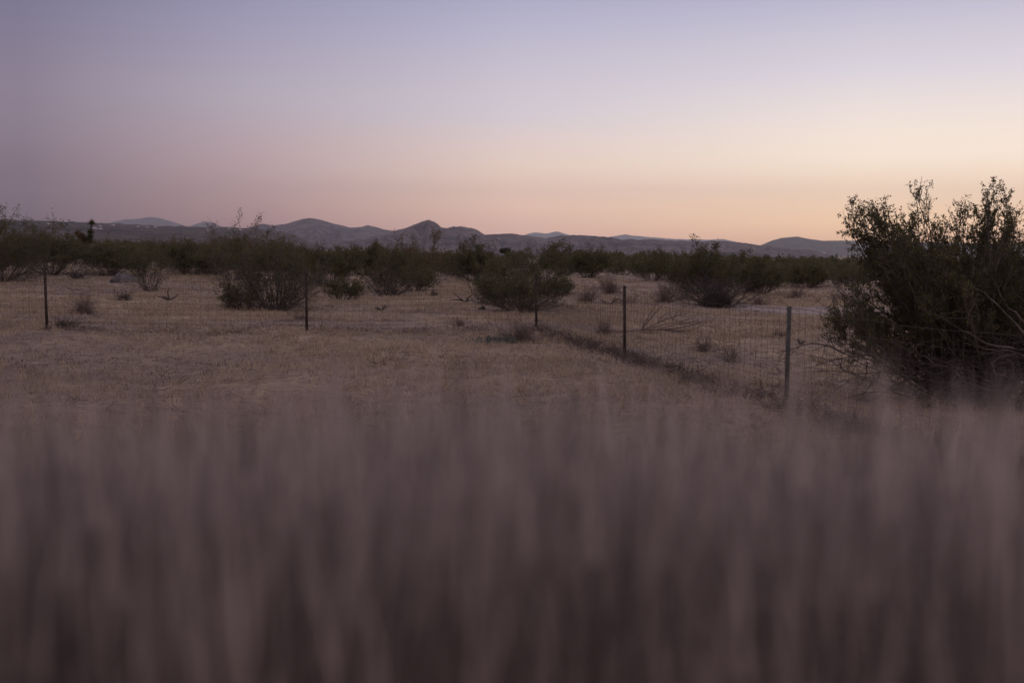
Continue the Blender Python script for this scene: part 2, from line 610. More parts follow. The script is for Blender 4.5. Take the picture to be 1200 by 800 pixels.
ridge('blue_range', [(590, 290), (605, 279), (618, 274.3), (628, 272), (640, 274), (652, 271.3), (662, 274.2), (680, 279), (705, 279), (715, 277.5), (732, 274.3), (740, 276.2), (765, 278.3), (790, 280),
                     (830, 280.8), (845, 280), (862, 283.5), (880, 286), (905, 292)], 18800, 3000, M_far, 'pale blue far range low behind the rocky hill', 0.08, 8, 12, 37, jag=0.5)

# ---------------------------------------------------------------- haze
hb = MB()
hb.box((0, HAZE_END / 2 - 2000, HAZE_TOP / 2 - 30), (44000, HAZE_END + 4000, HAZE_TOP + 60))
HB_Z0 = -60
hb.v[0][:, 2] = np.where(hb.v[0][:, 2] < 0, -46.0, HAZE_TOP)
M_haze = bpy.data.materials.new('haze_air')
M_haze.use_nodes = True
th = M_haze.node_tree
th.nodes.clear()
pv = th.nodes.new('ShaderNodeVolumePrincipled')
pv.inputs['Color'].default_value = (0.86, 0.92, 1.0, 1)
pv.inputs['Density'].default_value = HAZE_K
pv.inputs['Anisotropy'].default_value = 0.6
oo = th.nodes.new('ShaderNodeOutputMaterial')
th.links.new(pv.outputs[0], oo.inputs['Volume'])
hz = hb.obj('haze', M_haze)
tag(hz, 'thin evening haze in the air', 'haze', kind='stuff')

# ---------------------------------------------------------------- plants


def unit(v):
    return v / (np.linalg.norm(v, axis=-1, keepdims=True) + 1e-9)


def grow(base, d, length, npt, bend, jit, r):
    """polylines from base (n,3) along d (n,3), bending towards bend (3,), with jitter."""
    n = len(base)
    P = np.zeros((n, npt, 3))
    P[:, 0] = base
    cur = unit(d)
    st = (length / (npt - 1))[:, None]
    for i in range(1, npt):
        cur = unit(cur + np.asarray(bend) / npt + r.normal(size=(n, 3)) * jit)
        P[:, i] = P[:, i - 1] + cur * st
    return P


def along(P, t):
    """points and tangents on polylines P[k] at fraction t[k] (arrays)."""
    n, p, _ = P.shape
    f = np.clip(t, 0, 0.999) * (p - 1)
    i = f.astype(int)
    w = (f - i)[:, None]
    a, b = P[np.arange(n), i], P[np.arange(n), i + 1]
    return a * (1 - w) + b * w, unit(b - a)


def shrub_parts(seed, h, spread, nstem=34, nbr=6, ntw=5, nleaf=7, leaf=0.035, rs=0.014, tilt=0.85, bare=0.35, lean=(0, 0), base_r=0.26, jit=0.16, mat=None,
                sprigs=0, thin=1.0):
    """a creosote-like vase: stems fan out of one base, branch, and carry leaves on the outer twigs."""
    global rng
    r = np.random.default_rng(seed)
    ph = r.uniform(0, 2 * pi, nstem)
    ti = np.sqrt(r.uniform(0.0, 1, nstem)) * tilt
    low = r.uniform(size=nstem) < 0.28
    ti = np.where(low, r.uniform(0.9, 1.4, nstem), ti)
    base = np.stack([np.cos(ph) * base_r * r.uniform(0.2, 1, nstem), np.sin(ph) * base_r * r.uniform(0.2, 1, nstem), -0.05 + 0 * ph], -1)
    d = np.stack([np.cos(ph) * np.sin(ti) * spread + lean[0], np.sin(ph) * np.sin(ti) * spread + lean[1], np.cos(ti)], -1)
    ln_ = h * r.uniform(0.62, 1.0, nstem) * (1 - 0.22 * np.minimum(ti / max(tilt, 0.01), 1.6))
    if sprigs:
        ln_[:sprigs] = h * r.uniform(1.0, 1.12, sprigs)
        d[:sprigs] = unit(d[:sprigs] + np.array([0, 0, 1.0]))
    S = grow(base, d, ln_, 9, (0, 0, 0.45), jit * 0.8, r)
    st = MB()
    rr = rs * r.uniform(0.6, 1.15, nstem)[:, None] * np.linspace(1, 0.28, 9)[None]
    st.tubes(S, rr, 5)
    k = np.concatenate([np.repeat(np.arange(nstem), nbr), np.repeat(np.arange(sprigs), nbr)])
    tb = r.uniform(0.22, 0.98, len(k))
    tb[nstem * nbr:] = r.uniform(0.5, 1.0, len(k) - nstem * nbr)
    p, tg = along(S[k], tb)
    d2 = unit(tg + 0.75 * r.normal(size=(len(k), 3)) + np.array([0, 0, 0.15]))
    B = grow(p, d2, h * np.where(np.arange(len(k)) < nstem * nbr, 0.30, 0.13) * r.uniform(0.5, 1.15, len(k)), 6, (0, 0, 0.45), jit, r)
    st.tubes(B, rs * 0.36 * np.linspace(1, 0.35, 6)[None] * r.uniform(0.7, 1.2, len(k))[:, None], 4)
    k2 = np.repeat(np.arange(len(k)), ntw)
    p2, tg2 = along(B[k2], r.uniform(0.25, 1, len(k2)))
    d3 = unit(tg2 + 0.8 * r.normal(size=(len(k2), 3)) + np.array([0, 0, 0.2]))
    Tw = grow(p2, d3, h * 0.11 * r.uniform(0.4, 1.2, len(k2)), 4, (0, 0, 0.4), jit, r)
    st.tubes(Tw, rs * 0.16 * np.linspace(1, 0.5, 4)[None] * np.ones((len(k2), 1)), 3)
    lf = None
    if nleaf:
        lf = MB()
        k3 = np.repeat(np.arange(len(k2)), int(round(nleaf * 1.25)))
        p3, _ = along(Tw[k3], r.uniform(0.1, 1, len(k3)))
        p3 = p3 + r.normal(size=p3.shape) * leaf * 0.8
        hh = p3[:, 2] / h
        keep = r.uniform(size=len(p3)) < np.clip((hh - bare * 0.55) / (bare * 0.8 + 0.01), 0.03, 1) * thin
        # clumped: leaves thin out in patches
        pat = vnoise(p3[:, 0] * 4.5 / h + 7, p3[:, 2] * 4.5 / h + p3[:, 1] * 3.1 / h, seed) + 0.5
        keep &= r.uniform(size=len(p3)) < np.clip(pat * 2.6 - 0.35, 0.06, 1)
        p3 = p3[keep]
        sv, rng = rng, r
        lf.leaves(p3, np.full(len(p3), leaf))
        rng = sv
    return st, lf


def shrub_thing(name, label, loc, st, lf, cat='shrub', leafmat=None, stemmat=None, rz=0.0, group=None):
    o = empty(name, loc, rz)
    tag(o, label, cat, group)
    st.obj('stems', stemmat or M_stem, o)
    if lf is not None and lf.n:
        lf.obj('foliage', leafmat or M_leaf, o)
    return o


def px_place(px, base):
    x, y = ground_px(px, base)
    return x, y, float(zt(np.array([x]), np.array([y]))[0])


def hero(px, base, top, width, label, seed, name='creosote_shrub', **kw):
    x, y, z = px_place(px, base)
    h = (base - top) / F * y * 1.02
    w = width / F * y
    spread = kw.pop('spread', max(0.6, min(1.7, w / h * 1.05)))
    leafmat, stemmat, cat = kw.pop('leafmat', None), kw.pop('stemmat', None), kw.pop('cat', 'shrub')
    kw.setdefault('leaf', max(0.03, 0.0015 * y))
    st, lf = shrub_parts(seed, h, spread, **kw)
    return shrub_thing(name, label, (x, y, z), st, lf, cat, leafmat, stemmat)


# the big shrub at the edge of the frame: stems aimed so that its outline follows the photograph
def big_shrub():
    r = np.random.default_rng(5)
    bx, by = 5.25, 12.9
    bz = float(zt(np.array([bx]), np.array([by]))[0])
    base0 = np.array([bx, by, bz])
    # targets: (px, py, depth offset, n, leafy)
    T = [(1002, 243, 0.0, 5), (1022, 235, 0.3, 6), (1045, 240, -0.2, 5), (1065, 250, 0.2, 5), (1073, 224, 0.0, 2), (1083, 236, 0.1, 2), (1078, 252, 0.0, 3),
         (1104, 255, 0.5, 3), (1128, 238, 0.3, 4), (1150, 222, 0.0, 5), (1160, 217, -0.3, 5), (1178, 232, 0.2, 6), (1185, 250, -0.2, 5), (1199, 224, 0.3, 3), (1215, 240, 0.4, 5),
         (1240, 225, 0.0, 5), (1265, 250, 0.2, 5), (1290, 270, 0.0, 5), (1320, 300, 0.2, 5), (1006, 272, 0.3, 3), (1030, 303, -0.5, 3), (1036, 288, 0.6, 5), (1058, 300, -0.8, 6),
         (1075, 285, 0.9, 6), (1110, 290, -0.9, 7), (1140, 280, 0.8, 7), (1170, 290, -0.8, 7), (1200, 285, 0.6, 7), (1230, 300, -0.6, 6), (1062, 330, 0.3, 4), (1072, 348, -0.7, 5),
         (1070, 340, 0.9, 6), (1090, 360, -1.0, 6), (1130, 340, -1.1, 7), (1160, 350, 1.0, 6), (1200, 345, -1.0, 7), (1240, 350, -0.5, 5), (1280, 330, 0.0, 6), (1050, 375, 0.4, 2),
         (974, 356, -0.2, 5), (984, 346, 0.1, 6), (994, 360, 0.3, 5), (978, 380, -0.4, 5), (992, 390, -0.6, 5), (1000, 378, 0.1, 5), (1016, 246, 0.1, 4), (1034, 240, -0.2, 4), (1054, 246, 0.2, 4), (1010, 256, 0.2, 4), (1150, 380, -1.1, 2)]
    T = [(a_, b_ + (17 if b_ < 300 and n_ > 2 else 0), c_, n_) for a_, b_, c_, n_ in T]
    ends, cnt = [], []
    for px, py, dd, n in T:
        for i in range(n):
            e = at_depth(px + r.normal() * (9 if py > 275 else 6 if n > 2 else 1.5), py + (abs(r.normal()) * (6 if n > 2 else 1.5) if py < 275 else r.normal() * 12), by + dd + r.normal() * 0.15)
            ends.append(e)
    E = np.array(ends)
    n = len(E)
    ph = r.uniform(0, 2 * pi, n)
    br = r.uniform(0.05, 0.35, n)
    B0 = base0 + np.stack([np.cos(ph) * br, np.sin(ph) * br, -0.05 + 0 * ph], -1)
    tt = np.linspace(0, 1, 11)
    # start flatter, then rise: a quadratic curve with a low middle point
    C = B0 * 0.5 + E * 0.5
    C[:, 2] -= 0.12 * (E[:, 2] - bz) * r.uniform(0.2, 1.3, n)
    P = ((1 - tt) ** 2)[None, :, None] * B0[:, None] + (2 * tt * (1 - tt))[None, :, None] * C[:, None] + (tt ** 2)[None, :, None] * E[:, None]
    wob = np.cumsum(r.normal(size=P.shape) * 0.02, axis=1)
    wob -= tt[None, :, None] * wob[:, -1:, :]
    P = P + wob
    st, lf = MB(), MB()
    st.tubes(P, 0.014 * r.uniform(0.6, 1.25, n)[:, None] * np.linspace(1, 0.22, 11)[None], 6)
    nb, ntw, nl = 9, 6, 16
    k = np.repeat(np.arange(n), nb)
    p, tg = along(P[k], np.concatenate([r.uniform(0.42, 1.0, len(k))]))
    d2 = unit(tg * 0.9 + 0.6 * r.normal(size=(len(k), 3)) + np.array([0, 0, 0.25]))
    Bb = grow(p, d2, 0.34 * r.uniform(0.35, 1.1, len(k)), 6, (0, 0, 0.5), 0.13, r)
    st.tubes(Bb, 0.0042 * np.linspace(1, 0.4, 6)[None] * r.uniform(0.7, 1.2, len(k))[:, None], 4)
    k2 = np.repeat(np.arange(len(k)), ntw)
    p2, tg2 = along(Bb[k2], r.uniform(0.2, 1, len(k2)))
    d3 = unit(tg2 + 0.75 * r.normal(size=(len(k2), 3)) + np.array([0, 0, 0.3]))
    Tw = grow(p2, d3, 0.13 * r.uniform(0.3, 1.2, len(k2)), 4, (0, 0, 0.4), 0.15, r)
    st.tubes(Tw, 0.0019 * np.linspace(1, 0.6, 4)[None] * np.ones((len(k2), 1)), 3)
    k3 = np.repeat(np.arange(len(k2)), nl)
    tw_t = np.clip(r.beta(2.2, 1.2, len(k3)), 0, 1)
    p3, _ = along(Tw[k3], tw_t)
    p3 = p3 + r.normal(size=p3.shape) * 0.011
    keep = r.uniform(size=len(p3)) < np.clip((p3[:, 2] - bz - np.where(p3[:, 0] < 4.35, 0.3, 0.45)) / 0.4, 0.04, 1)
    pat = vnoise(p3[:, 0] * 3.2, p3[:, 2] * 3.2 + p3[:, 1] * 2.0, 77) + 0.5
    keep &= r.uniform(size=len(p3)) < np.clip(pat * 2.4 - 0.15, 0.12, 1)
    up_ = (p3[:, 2] - 1.65) / 0.5                       # the upper sprigs are airy
    keep &= r.uniform(size=len(p3)) < np.clip(1.0 - 0.12 * np.clip(up_, 0, 1), 0.2, 1)
    lf.leaves(p3[keep], np.full(keep.sum(), 0.023), aspect=0.65)
    # low dead skirt: tangled bare branches near the ground
    m_ = 300
    ph = r.uniform(0, 2 * pi, m_)
    d = np.stack([np.cos(ph), np.sin(ph) * 0.8, r.uniform(-0.05, 0.35, m_)], -1)
    b = base0 + np.stack([r.normal(size=m_) * 0.6 + 0.2, r.normal(size=m_) * 0.4 - 0.45, r.uniform(0.03, 0.75, m_)], -1)
    Sk = grow(b, d, r.uniform(0.5, 1.5, m_), 9, (0, 0, -0.3), 0.22, r)
    Sk[:, :, 2] = np.maximum(Sk[:, :, 2], zt(Sk[:, :, 0], Sk[:, :, 1]) + 0.01)
    sk = MB()
    sk.tubes(Sk, r.uniform(0.004, 0.011, m_)[:, None] * np.linspace(1, 0.3, 9)[None], 5)
    k = np.repeat(np.arange(m_), 7)
    p, tg = along(Sk[k], r.uniform(0.2, 1, len(k)))
    Sb = grow(p, unit(tg + 0.7 * r.normal(size=(len(k), 3))), r.uniform(0.1, 0.5, len(k)), 6, (0, 0, 0), 0.2, r)
    Sb[:, :, 2] = np.maximum(Sb[:, :, 2], zt(Sb[:, :, 0], Sb[:, :, 1]) + 0.005)
    sk.tubes(Sb, r.uniform(0.0015, 0.004, len(k))[:, None] * np.linspace(1, 0.4, 6)[None], 4)
    # a few thick pale limbs in front of the dark crown
    lims = [[(1215, 408), (1185, 410), (1150, 400), (1125, 385), (1090, 365)], [(1225, 420), (1195, 385), (1165, 355), (1135, 330)], [(1215, 425), (1190, 412), (1160, 410), (1130, 402)],
            [(1230, 390), (1205, 380), (1180, 360), (1165, 330)]]
    LP = []
    for q_ in lims:
        pp = np.array([at_depth(a_, b_, by - 1.15 + 0.08 * i_) for i_, (a_, b_) in enumerate(q_)])
        u = np.linspace(0, len(pp) - 1, 12)
        LP.append(np.stack([np.interp(u, np.arange(len(pp)), pp[:, c_]) for c_ in range(3)], -1) + r.normal(size=(12, 3)) * 0.008)
    lb = MB()
    lb.tubes(np.array(LP), np.linspace(0.016, 0.006, 12)[None] * np.ones((len(LP), 1)), 6)
    root = empty('creosote_shrub', tuple(base0))
    tag(root, 'huge dark creosote shrub with tall sparse sprigs standing close behind the fence', 'shrub')
    for nm, mb, ma in (('stems', st, M_stem), ('foliage', lf, M_leaf), ('dead_branches', sk, M_darktwig), ('limbs', lb, M_stem)):
        o_ = mb.obj(nm, ma, root)
        o_.matrix_parent_inverse = Matrix.Translation(-base0)
    return root


big_shrub()

hero(5, 330, 240, 170, 'tall dark creosote shrub at the left edge of the photo, with one high leafy spire', 101, nstem=60, nbr=8, ntw=6, nleaf=8, sprigs=2, bare=0.25, tilt=0.9)
hero(60, 322, 262, 70, 'dense creosote shrub behind the last post on the left', 102, nstem=46, nbr=7, ntw=6, nleaf=8, bare=0.3)
hero(126, 323, 278, 64, 'dark creosote shrub just below the joshua tree', 103, nstem=46, nbr=7, ntw=6, nleaf=8, bare=0.3)
hero(176, 341, 280, 50, 'small upright creosote shrub next to the grey boulder', 104, nstem=26, nbr=6, ntw=5, nleaf=7, bare=0.4)
hero(225, 322, 280, 70, 'rounded creosote shrub with bare forked legs, right of the boulder', 105, nstem=44, nbr=7, ntw=6, nleaf=8, bare=0.35)
hero(272, 328, 258, 80, 'reddish half dead creosote shrub with thin sprigs against the sky', 106, nstem=36, nbr=7, ntw=5, nleaf=4, bare=0.3, leafmat=M_leaf_dry, sprigs=4, thin=0.6)
hero(322, 363, 272, 118, 'wide creosote shrub with splayed pale stems beside the second post from the left', 107, nstem=70, nbr=8, ntw=6, nleaf=8, bare=0.45, tilt=1.0, rs=0.016, sprigs=2)
hero(384, 336, 282, 80, 'creosote shrub close behind the second post, its crown reaching the hill', 108, nstem=50, nbr=7, ntw=6, nleaf=8, bare=0.35, sprigs=2)
hero(456, 347, 289, 66, 'bowl shaped creosote shrub with a bare grey base in the middle of the clearing', 109, nstem=56, nbr=7, ntw=6, nleaf=8, bare=0.45, tilt=0.8)
hero(497, 336, 278, 56, 'thin brownish creosote shrub with airy sprigs below the pointed hill', 110, nstem=34, nbr=7, ntw=5, nleaf=5, bare=0.3, sprigs=4, leafmat=M_leaf_dry)
hero(556, 330, 284, 70, 'creosote shrub with a bare sprig over the low ridge left of the corner post', 111, nstem=48, nbr=7, ntw=6, nleaf=8, bare=0.3, sprigs=2)
hero(612, 365, 296, 108, 'rounded dense creosote shrub right behind the corner post', 112, nstem=60, nbr=8, ntw=6, nleaf=8, bare=0.3, tilt=1.05, sprigs=5)
hero(690, 325, 288, 70, 'low creosote shrub in the gap between the corner post and the rusty post', 113, nstem=46, nbr=7, ntw=6, nleaf=8, bare=0.25)
hero(765, 330, 294, 70, 'creosote shrub with crooked bare legs above the fallen branch', 114, nstem=40, nbr=7, ntw=6, nleaf=8, bare=0.4)
hero(818, 345, 284, 130, 'broad creosote shrub with forked sprigs standing behind a dark dead bush', 115, nstem=70, nbr=8, ntw=6, nleaf=9, bare=0.3, tilt=0.95, sprigs=5)
hero(893, 343, 303, 66, 'creosote shrub above the bare dirt track', 116, nstem=44, nbr=7, ntw=6, nleaf=8, bare=0.25)
hero(945, 337, 304, 66, 'low creosote shrub just left of the big shrub, beyond the track', 117, nstem=44, nbr=7, ntw=6, nleaf=8, bare=0.25)
hero(660, 322, 284, 60, 'grey green creosote shrub below the distant pale roof', 118, nstem=44, nbr=7, ntw=6, nleaf=8, bare=0.25)
hero(425, 322, 284, 60, 'creosote shrub at the back of the clearing, left of the bowl shaped one', 119, nstem=44, nbr=7, ntw=6, nleaf=8, bare=0.25, sprigs=1)


hero(402, 353, 318, 44, 'small leaning creosote shrub right of the second post', 120, nstem=22, nbr=6, ntw=5, nleaf=8, bare=0.2, lean=(0.35, 0))
hero(292, 362, 322, 62, 'low spreading creosote shrub at the foot of the wide pale stemmed one', 121, nstem=30, nbr=6, ntw=5, nleaf=7, bare=0.25, lean=(-0.3, -0.1))
hero(252, 322, 284, 60, 'straggly creosote shrub behind the reddish half dead one', 122, nstem=40, nbr=6, ntw=5, nleaf=7, bare=0.3)
hero(486, 342, 308, 46, 'small open creosote shrub touching the bowl shaped one', 123, nstem=26, nbr=6, ntw=5, nleaf=6, bare=0.3, lean=(0.2, 0))
hero(582, 357, 312, 54, 'ragged creosote shrub growing into the side of the rounded one at the corner', 124, nstem=30, nbr=6, ntw=5, nleaf=7, bare=0.3, lean=(-0.3, 0))
hero(650, 346, 318, 60, 'low creosote shrub spreading right of the rounded one at the corner', 125, nstem=30, nbr=6, ntw=5, nleaf=7, bare=0.25, lean=(0.3, 0))
hero(868, 344, 306, 60, 'low creosote shrub between the broad one and the dirt track', 126, nstem=36, nbr=6, ntw=5, nleaf=8, bare=0.25)


# dry, leafless bushes
def twig_ball(seed, h, w, n=130, rs=0.0035, flat=0.0):
    r = np.random.default_rng(seed)
    ph = r.uniform(0, 2 * pi, n)
    ti = r.uniform(0.05, 1.45, n)
    d = np.stack([np.cos(ph) * np.sin(ti), np.sin(ph) * np.sin(ti), np.cos(ti)], -1)
    ln_ = np.sqrt((np.sin(ti) * w / 2) ** 2 + (np.cos(ti) * h) ** 2) * r.uniform(0.3, 1.1, n) * (1 + 0.35 * np.cos(ph - r.uniform(0, 6.28)) + 0.25 * np.cos(2 * ph + r.uniform(0, 6.28)))
    b = np.stack([r.normal(size=n) * 0.06 * w, r.normal(size=n) * 0.06 * w, 0 * ph], -1)
    P = grow(b, d, ln_, 7, (0, 0, 0.1 - flat), 0.13, r)
    mb = MB()
    mb.tubes(P, rs * np.linspace(1.2, 0.5, 7)[None] * r.uniform(0.7, 1.3, n)[:, None], 4)
    k = np.repeat(np.arange(n), 7)
    p, tg = along(P[k], r.uniform(0.25, 0.98, len(k)))
    B = grow(p, unit(tg + 0.7 * r.normal(size=(len(k), 3))), 0.3 * h * r.uniform(0.4, 1.1, len(k)), 5, (0, 0, 0.2), 0.18, r)
    mb.tubes(B, rs * 0.5 * np.linspace(1, 0.5, 5)[None] * np.ones((len(k), 1)), 3)
    k2 = np.repeat(np.arange(len(k)), 3)
    p, tg = along(B[k2], r.uniform(0.2, 1, len(k2)))
    B2 = grow(p, unit(tg + 0.8 * r.normal(size=(len(k2), 3))), 0.13 * h * r.uniform(0.4, 1.1, len(k2)), 4, (0, 0, 0.2), 0.18, r)
    mb.tubes(B2, rs * 0.33 * np.ones((len(k2), 4)), 3)
    return mb


def dry_bush(px, base, top, width, label, seed, mat=None, name='dry_bush', n=130, rs=None, flat=0.0, cat='bush'):
    x, y, z = px_place(px, base)
    h, w = (base - top) / F * y * 1.05, width / F * y * 1.1
    mb = twig_ball(seed, h, w, int(n * 0.75), rs or max(0.0035, 0.00012 * y), flat)
    o = mb.obj(name, mat or M_twig)
    o.location = (x, y, z - 0.02)
    return tag(o, label, cat)


dry_bush(100, 368, 341, 28, 'round grey twiggy bush near the last post on the left', 201)
dry_bush(146, 352, 338, 26, 'small dark twig bush in front of the boulder', 202, M_darktwig, n=70)
dry_bush(90, 327, 316, 50, 'low dark brush under the shrubs below the joshua tree', 203, M_darktwig, n=90)
dry_bush(75, 383, 369, 66, 'flat dark brush lying at the foot of the last post on the left', 204, M_darktwig, n=80, flat=0.5)
dry_bush(715, 344, 320, 48, 'pinkish dry bush just left of the rusty post', 205)
dry_bush(778, 354, 331, 48, 'rounded brown dry bush leaning against the dark dead bush', 206)
dry_bush(688, 356, 334, 40, 'faded dry bush between the corner post and the rusty post', 207)
dry_bush(708, 392, 372, 40, 'pale wispy dry bush where the fallen branch is rooted', 208, n=90)
dry_bush(838, 360, 326, 110, 'dark grey dead bush with stiff bare stems in front of the broad shrub', 209, M_darktwig, n=240, rs=0.008)
dry_bush(800, 352, 337, 30, 'small brown tuft bush squeezed against the dark dead bush', 216, n=70)
dry_bush(932, 349, 336, 44, 'low brown bush on the sand above the dirt track', 210, n=90)
dry_bush(824, 412, 388, 36, 'thin brown bush behind the fence between the rusty post and the green post', 211, n=60)
dry_bush(858, 424, 400, 40, 'sparse brown bush close to the green post, behind the wire', 212, n=50)
dry_bush(912, 394, 380, 26, 'tiny brown bush just left of the green post', 213, n=50)
dry_bush(352, 374, 364, 46, 'flat reddish brush right of the second post', 214, n=60, flat=0.4)
dry_bush(538, 382, 370, 26, 'small reddish brown tuft left of the corner post', 215, n=60)
dry_bush(612, 402, 376, 86, 'heap of purple brown tumbleweed piled at the corner post', 217, name='tumbleweed', n=220, flat=0.35, cat='tumbleweed')
dry_bush(735, 358, 345, 50, 'low scattered dry bush behind the rusty post', 218, n=60, flat=0.3)
dry_bush(560, 357, 350, 40, 'small dark twig tuft in the clearing left of the corner post', 219, M_darktwig, n=40)
dry_bush(508, 347, 338, 20, 'dark stubby twig tuft right of the bowl shaped shrub', 220, M_darktwig, n=40)
dry_bush(890, 358, 344, 60, 'arching dry bush at the end of the dirt track', 221, n=70, rs=0.006, flat=0.25)
dry_bush(990, 352, 340, 50, 'brown dry bush on the far edge of the track', 222, n=80)

# a small dusty green weed near the corner
x, y, z = px_place(584, 403)
r_ = np.random.default_rng(9)
wb = MB()
cpts = np.stack([r_.normal(size=700) * 0.2, r_.normal(size=700) * 0.12, np.abs(r_.normal(size=700)) * 0.05], -1)
wb.leaves(cpts, np.full(700, 0.07), up=1.0, aspect=0.25)
o = wb.obj('desert_weed', M_weed)
o.location = (x, y, z)
tag(o, 'low blue green weed in front of the tumbleweed heap', 'weed')

# boulder
x, y, z = px_place(145, 331)
bb = MB()
nu, nv = 40, 22
uu, vv = np.meshgrid(np.linspace(0, 2 * pi, nu, endpoint=False), np.linspace(-0.4, pi / 2, nv), indexing='ij')
rr = 1 + 0.5 * fbm(np.cos(uu) * 1.3 + 3, np.sin(uu) * 1.3 + vv * 1.4, 6, 4) * np.cos(vv)
R_ = 15.0 / F * y
S = np.stack([rr * np.cos(uu) * np.cos(vv) * R_ * 1.05, rr * np.sin(uu) * np.cos(vv) * R_ * 0.8, rr * np.sin(vv) * R_ * 0.72], -1)
S[0] = S[0]
ii = np.arange(nu * nv).reshape(nu, nv)
q = np.stack([ii[:, :-1], np.roll(ii, -1, 0)[:, :-1], np.roll(ii, -1, 0)[:, 1:], ii[:, 1:]], -1).reshape(-1, 4)
bb.add(S.reshape(-1, 3), q)
o = bb.obj('boulder', M_rock, smooth=True)
o.location = (x, y, z)
tag(o, 'smooth grey boulder lying between two shrubs', 'boulder')


# fallen branch with a fan of bare limbs, and broken sticks
def fallen_branch():
    r = np.random.default_rng(12)
    x0, y0, z0 = px_place(700, 390)
    yb = y0
    sc = yb / F
    def P3(px, py):
        gx = (px - 600) * sc
        return np.array([gx, yb + r.normal() * 0.05, max(CAM_H - (py - 298) * sc, float(zt(np.array([gx]), np.array([yb]))[0]) + 0.03)])
    lines = [[(700, 389), (730, 388), (752, 386), (775, 386), (800, 390), (815, 386), (825, 380)], [(752, 386), (757, 376), (765, 362), (773, 354)], [(753, 386), (760, 376), (768, 366), (780, 354)],
             [(755, 385), (768, 380), (775, 372), (782, 366)], [(760, 384), (775, 376), (792, 370), (805, 367)], [(765, 384), (780, 380), (800, 375), (818, 372)], [(770, 385), (790, 380), (806, 378), (820, 375)],
             [(775, 386), (795, 384), (808, 381), (822, 378)], [(745, 387), (756, 390), (764, 391)], [(780, 387), (795, 391), (812, 389)]]
    mb = MB()
    for q_ in lines:
        pp = np.array([P3(*a) for a in q_])
        u = np.linspace(0, len(pp) - 1, 14)
        cur = np.stack([np.interp(u, np.arange(len(pp)), pp[:, c]) for c in range(3)], -1)
        cur[1:-1] = (cur[:-2] + 2 * cur[1:-1] + cur[2:]) / 4
        first = q_ is lines[0]
        mb.tubes(cur[None], (np.linspace(0.03, 0.008, 14) if first else np.linspace(0.016, 0.006, 14))[None], 6)
        k = 5
        p, tg = along(np.repeat(cur[None], k, 0), r.uniform(0.4, 0.95, k))
        B = grow(p, unit(tg + 0.5 * r.normal(size=(k, 3))), r.uniform(0.15, 0.4, k), 6, (0, 0, 0.1), 0.15, r)
        mb.tubes(B, np.linspace(0.006, 0.003, 6)[None] * np.ones((k, 1)), 4)
    mb_v = np.concatenate(mb.v)
    o = mb.obj('fallen_branch', M_twig)
    return tag(o, 'bare fallen branch with a fan of limbs behind the rusty post', 'branch')


fallen_branch()


def stick(px, py, wpx, label, seed, name='dead_branch'):
    r = np.random.default_rng(seed)
    x, y, z = px_place(px, py)
    L_ = wpx / F * y
    n = 5
    ph = r.choice([0.2, 2.8, 0.9, 2.2, 3.0], n) + r.normal(size=n) * 0.2
    d = np.stack([np.cos(ph), r.normal(size=n) * 0.4, np.abs(np.sin(ph)) * 0.7], -1)
    P = grow(np.zeros((n, 3)) + np.array([0, 0, 0.02]), d, L_ * r.uniform(0.4, 0.75, n), 7, (0, 0, 0.05), 0.12, r)
    mb = MB()
    mb.tubes(P, np.linspace(0.03, 0.01, 7)[None] * np.ones((n, 1)), 5)
    o = mb.obj(name, M_darktwig)
    o.location = (x, y, z)
    return tag(o, label, 'dead branch')


stick(545, 354, 26, 'black forked stick in the clearing left of the corner post', 301)
stick(568, 362, 14, 'short black stub close beside the rounded shrub at the corner post', 302)
stick(716, 357, 22, 'dark broken stick left of the rusty post', 303)
stick(199, 352, 26, 'dark broken branch on the sand right of the boulder', 304)
stick(64, 316, 12, 'small black stub on the sand behind the last post on the left', 305)
stick(447, 364, 16, 'short dark stick on the sand below the bowl shaped shrub', 306)
stick(938, 404, 9, 'tiny forked stub on the ground right of the green post', 307)

# ---------------------------------------------------------------- wire fence
POSTS = [((-24.6, 24.9), 1.38), ((-17.2, 24.6), 1.4), ((55, 385), None, 309), ((359.5, 388), None, 313.5), ((628.5, 384.5), None, 325), ((732, 415.5), None, 335), ((921.5, 471.5), None, 359)]
fx = []
for p in POSTS:
    if len(p) == 2:
        (x, y), h = p
    else:
        x, y = ground_px(*p[0])
        h = (p[0][1] - p[2]) / F * y * 1.004
    fx.append((x, y, h))
d_ = np.array(fx[-1][:2]) - np.array(fx[-2][:2])
for i in range(1, 3):
    e = np.array(fx[6][:2]) + d_ * 0.98 * i
    fx.append((e[0], e[1], 1.05))
fence = empty('wire_fence', (fx[4][0], fx[4][1], float(zt(np.array([fx[4][0]]), np.array([fx[4][1]]))[0])))
tag(fence, 'rusty woven wire fence on steel posts turning a corner in the desert', 'fence')
f0 = np.array(fence.location)


def t_post(h, rz, w=0.048):
    mb = MB()
    mb.box((0, 0, h / 2 - 0.15), (w, 0.006, h + 0.3))
    mb.box((0, 0.0215, h / 2 - 0.15), (0.007, 0.037, h + 0.296))
    for z in np.arange(0.08, h - 0.03, 0.055):
        mb.box((0, -0.006, z), (0.012, 0.006, 0.018))
    for z in np.linspace(0.12, h - 0.02, 5):       # wire clips
        mb.box((0, 0.002, z), (w + 0.008, 0.012, 0.006))
    return mb


WH = np.array([0.04, 0.12, 0.205, 0.30, 0.405, 0.525, 0.665, 0.83, 1.0])


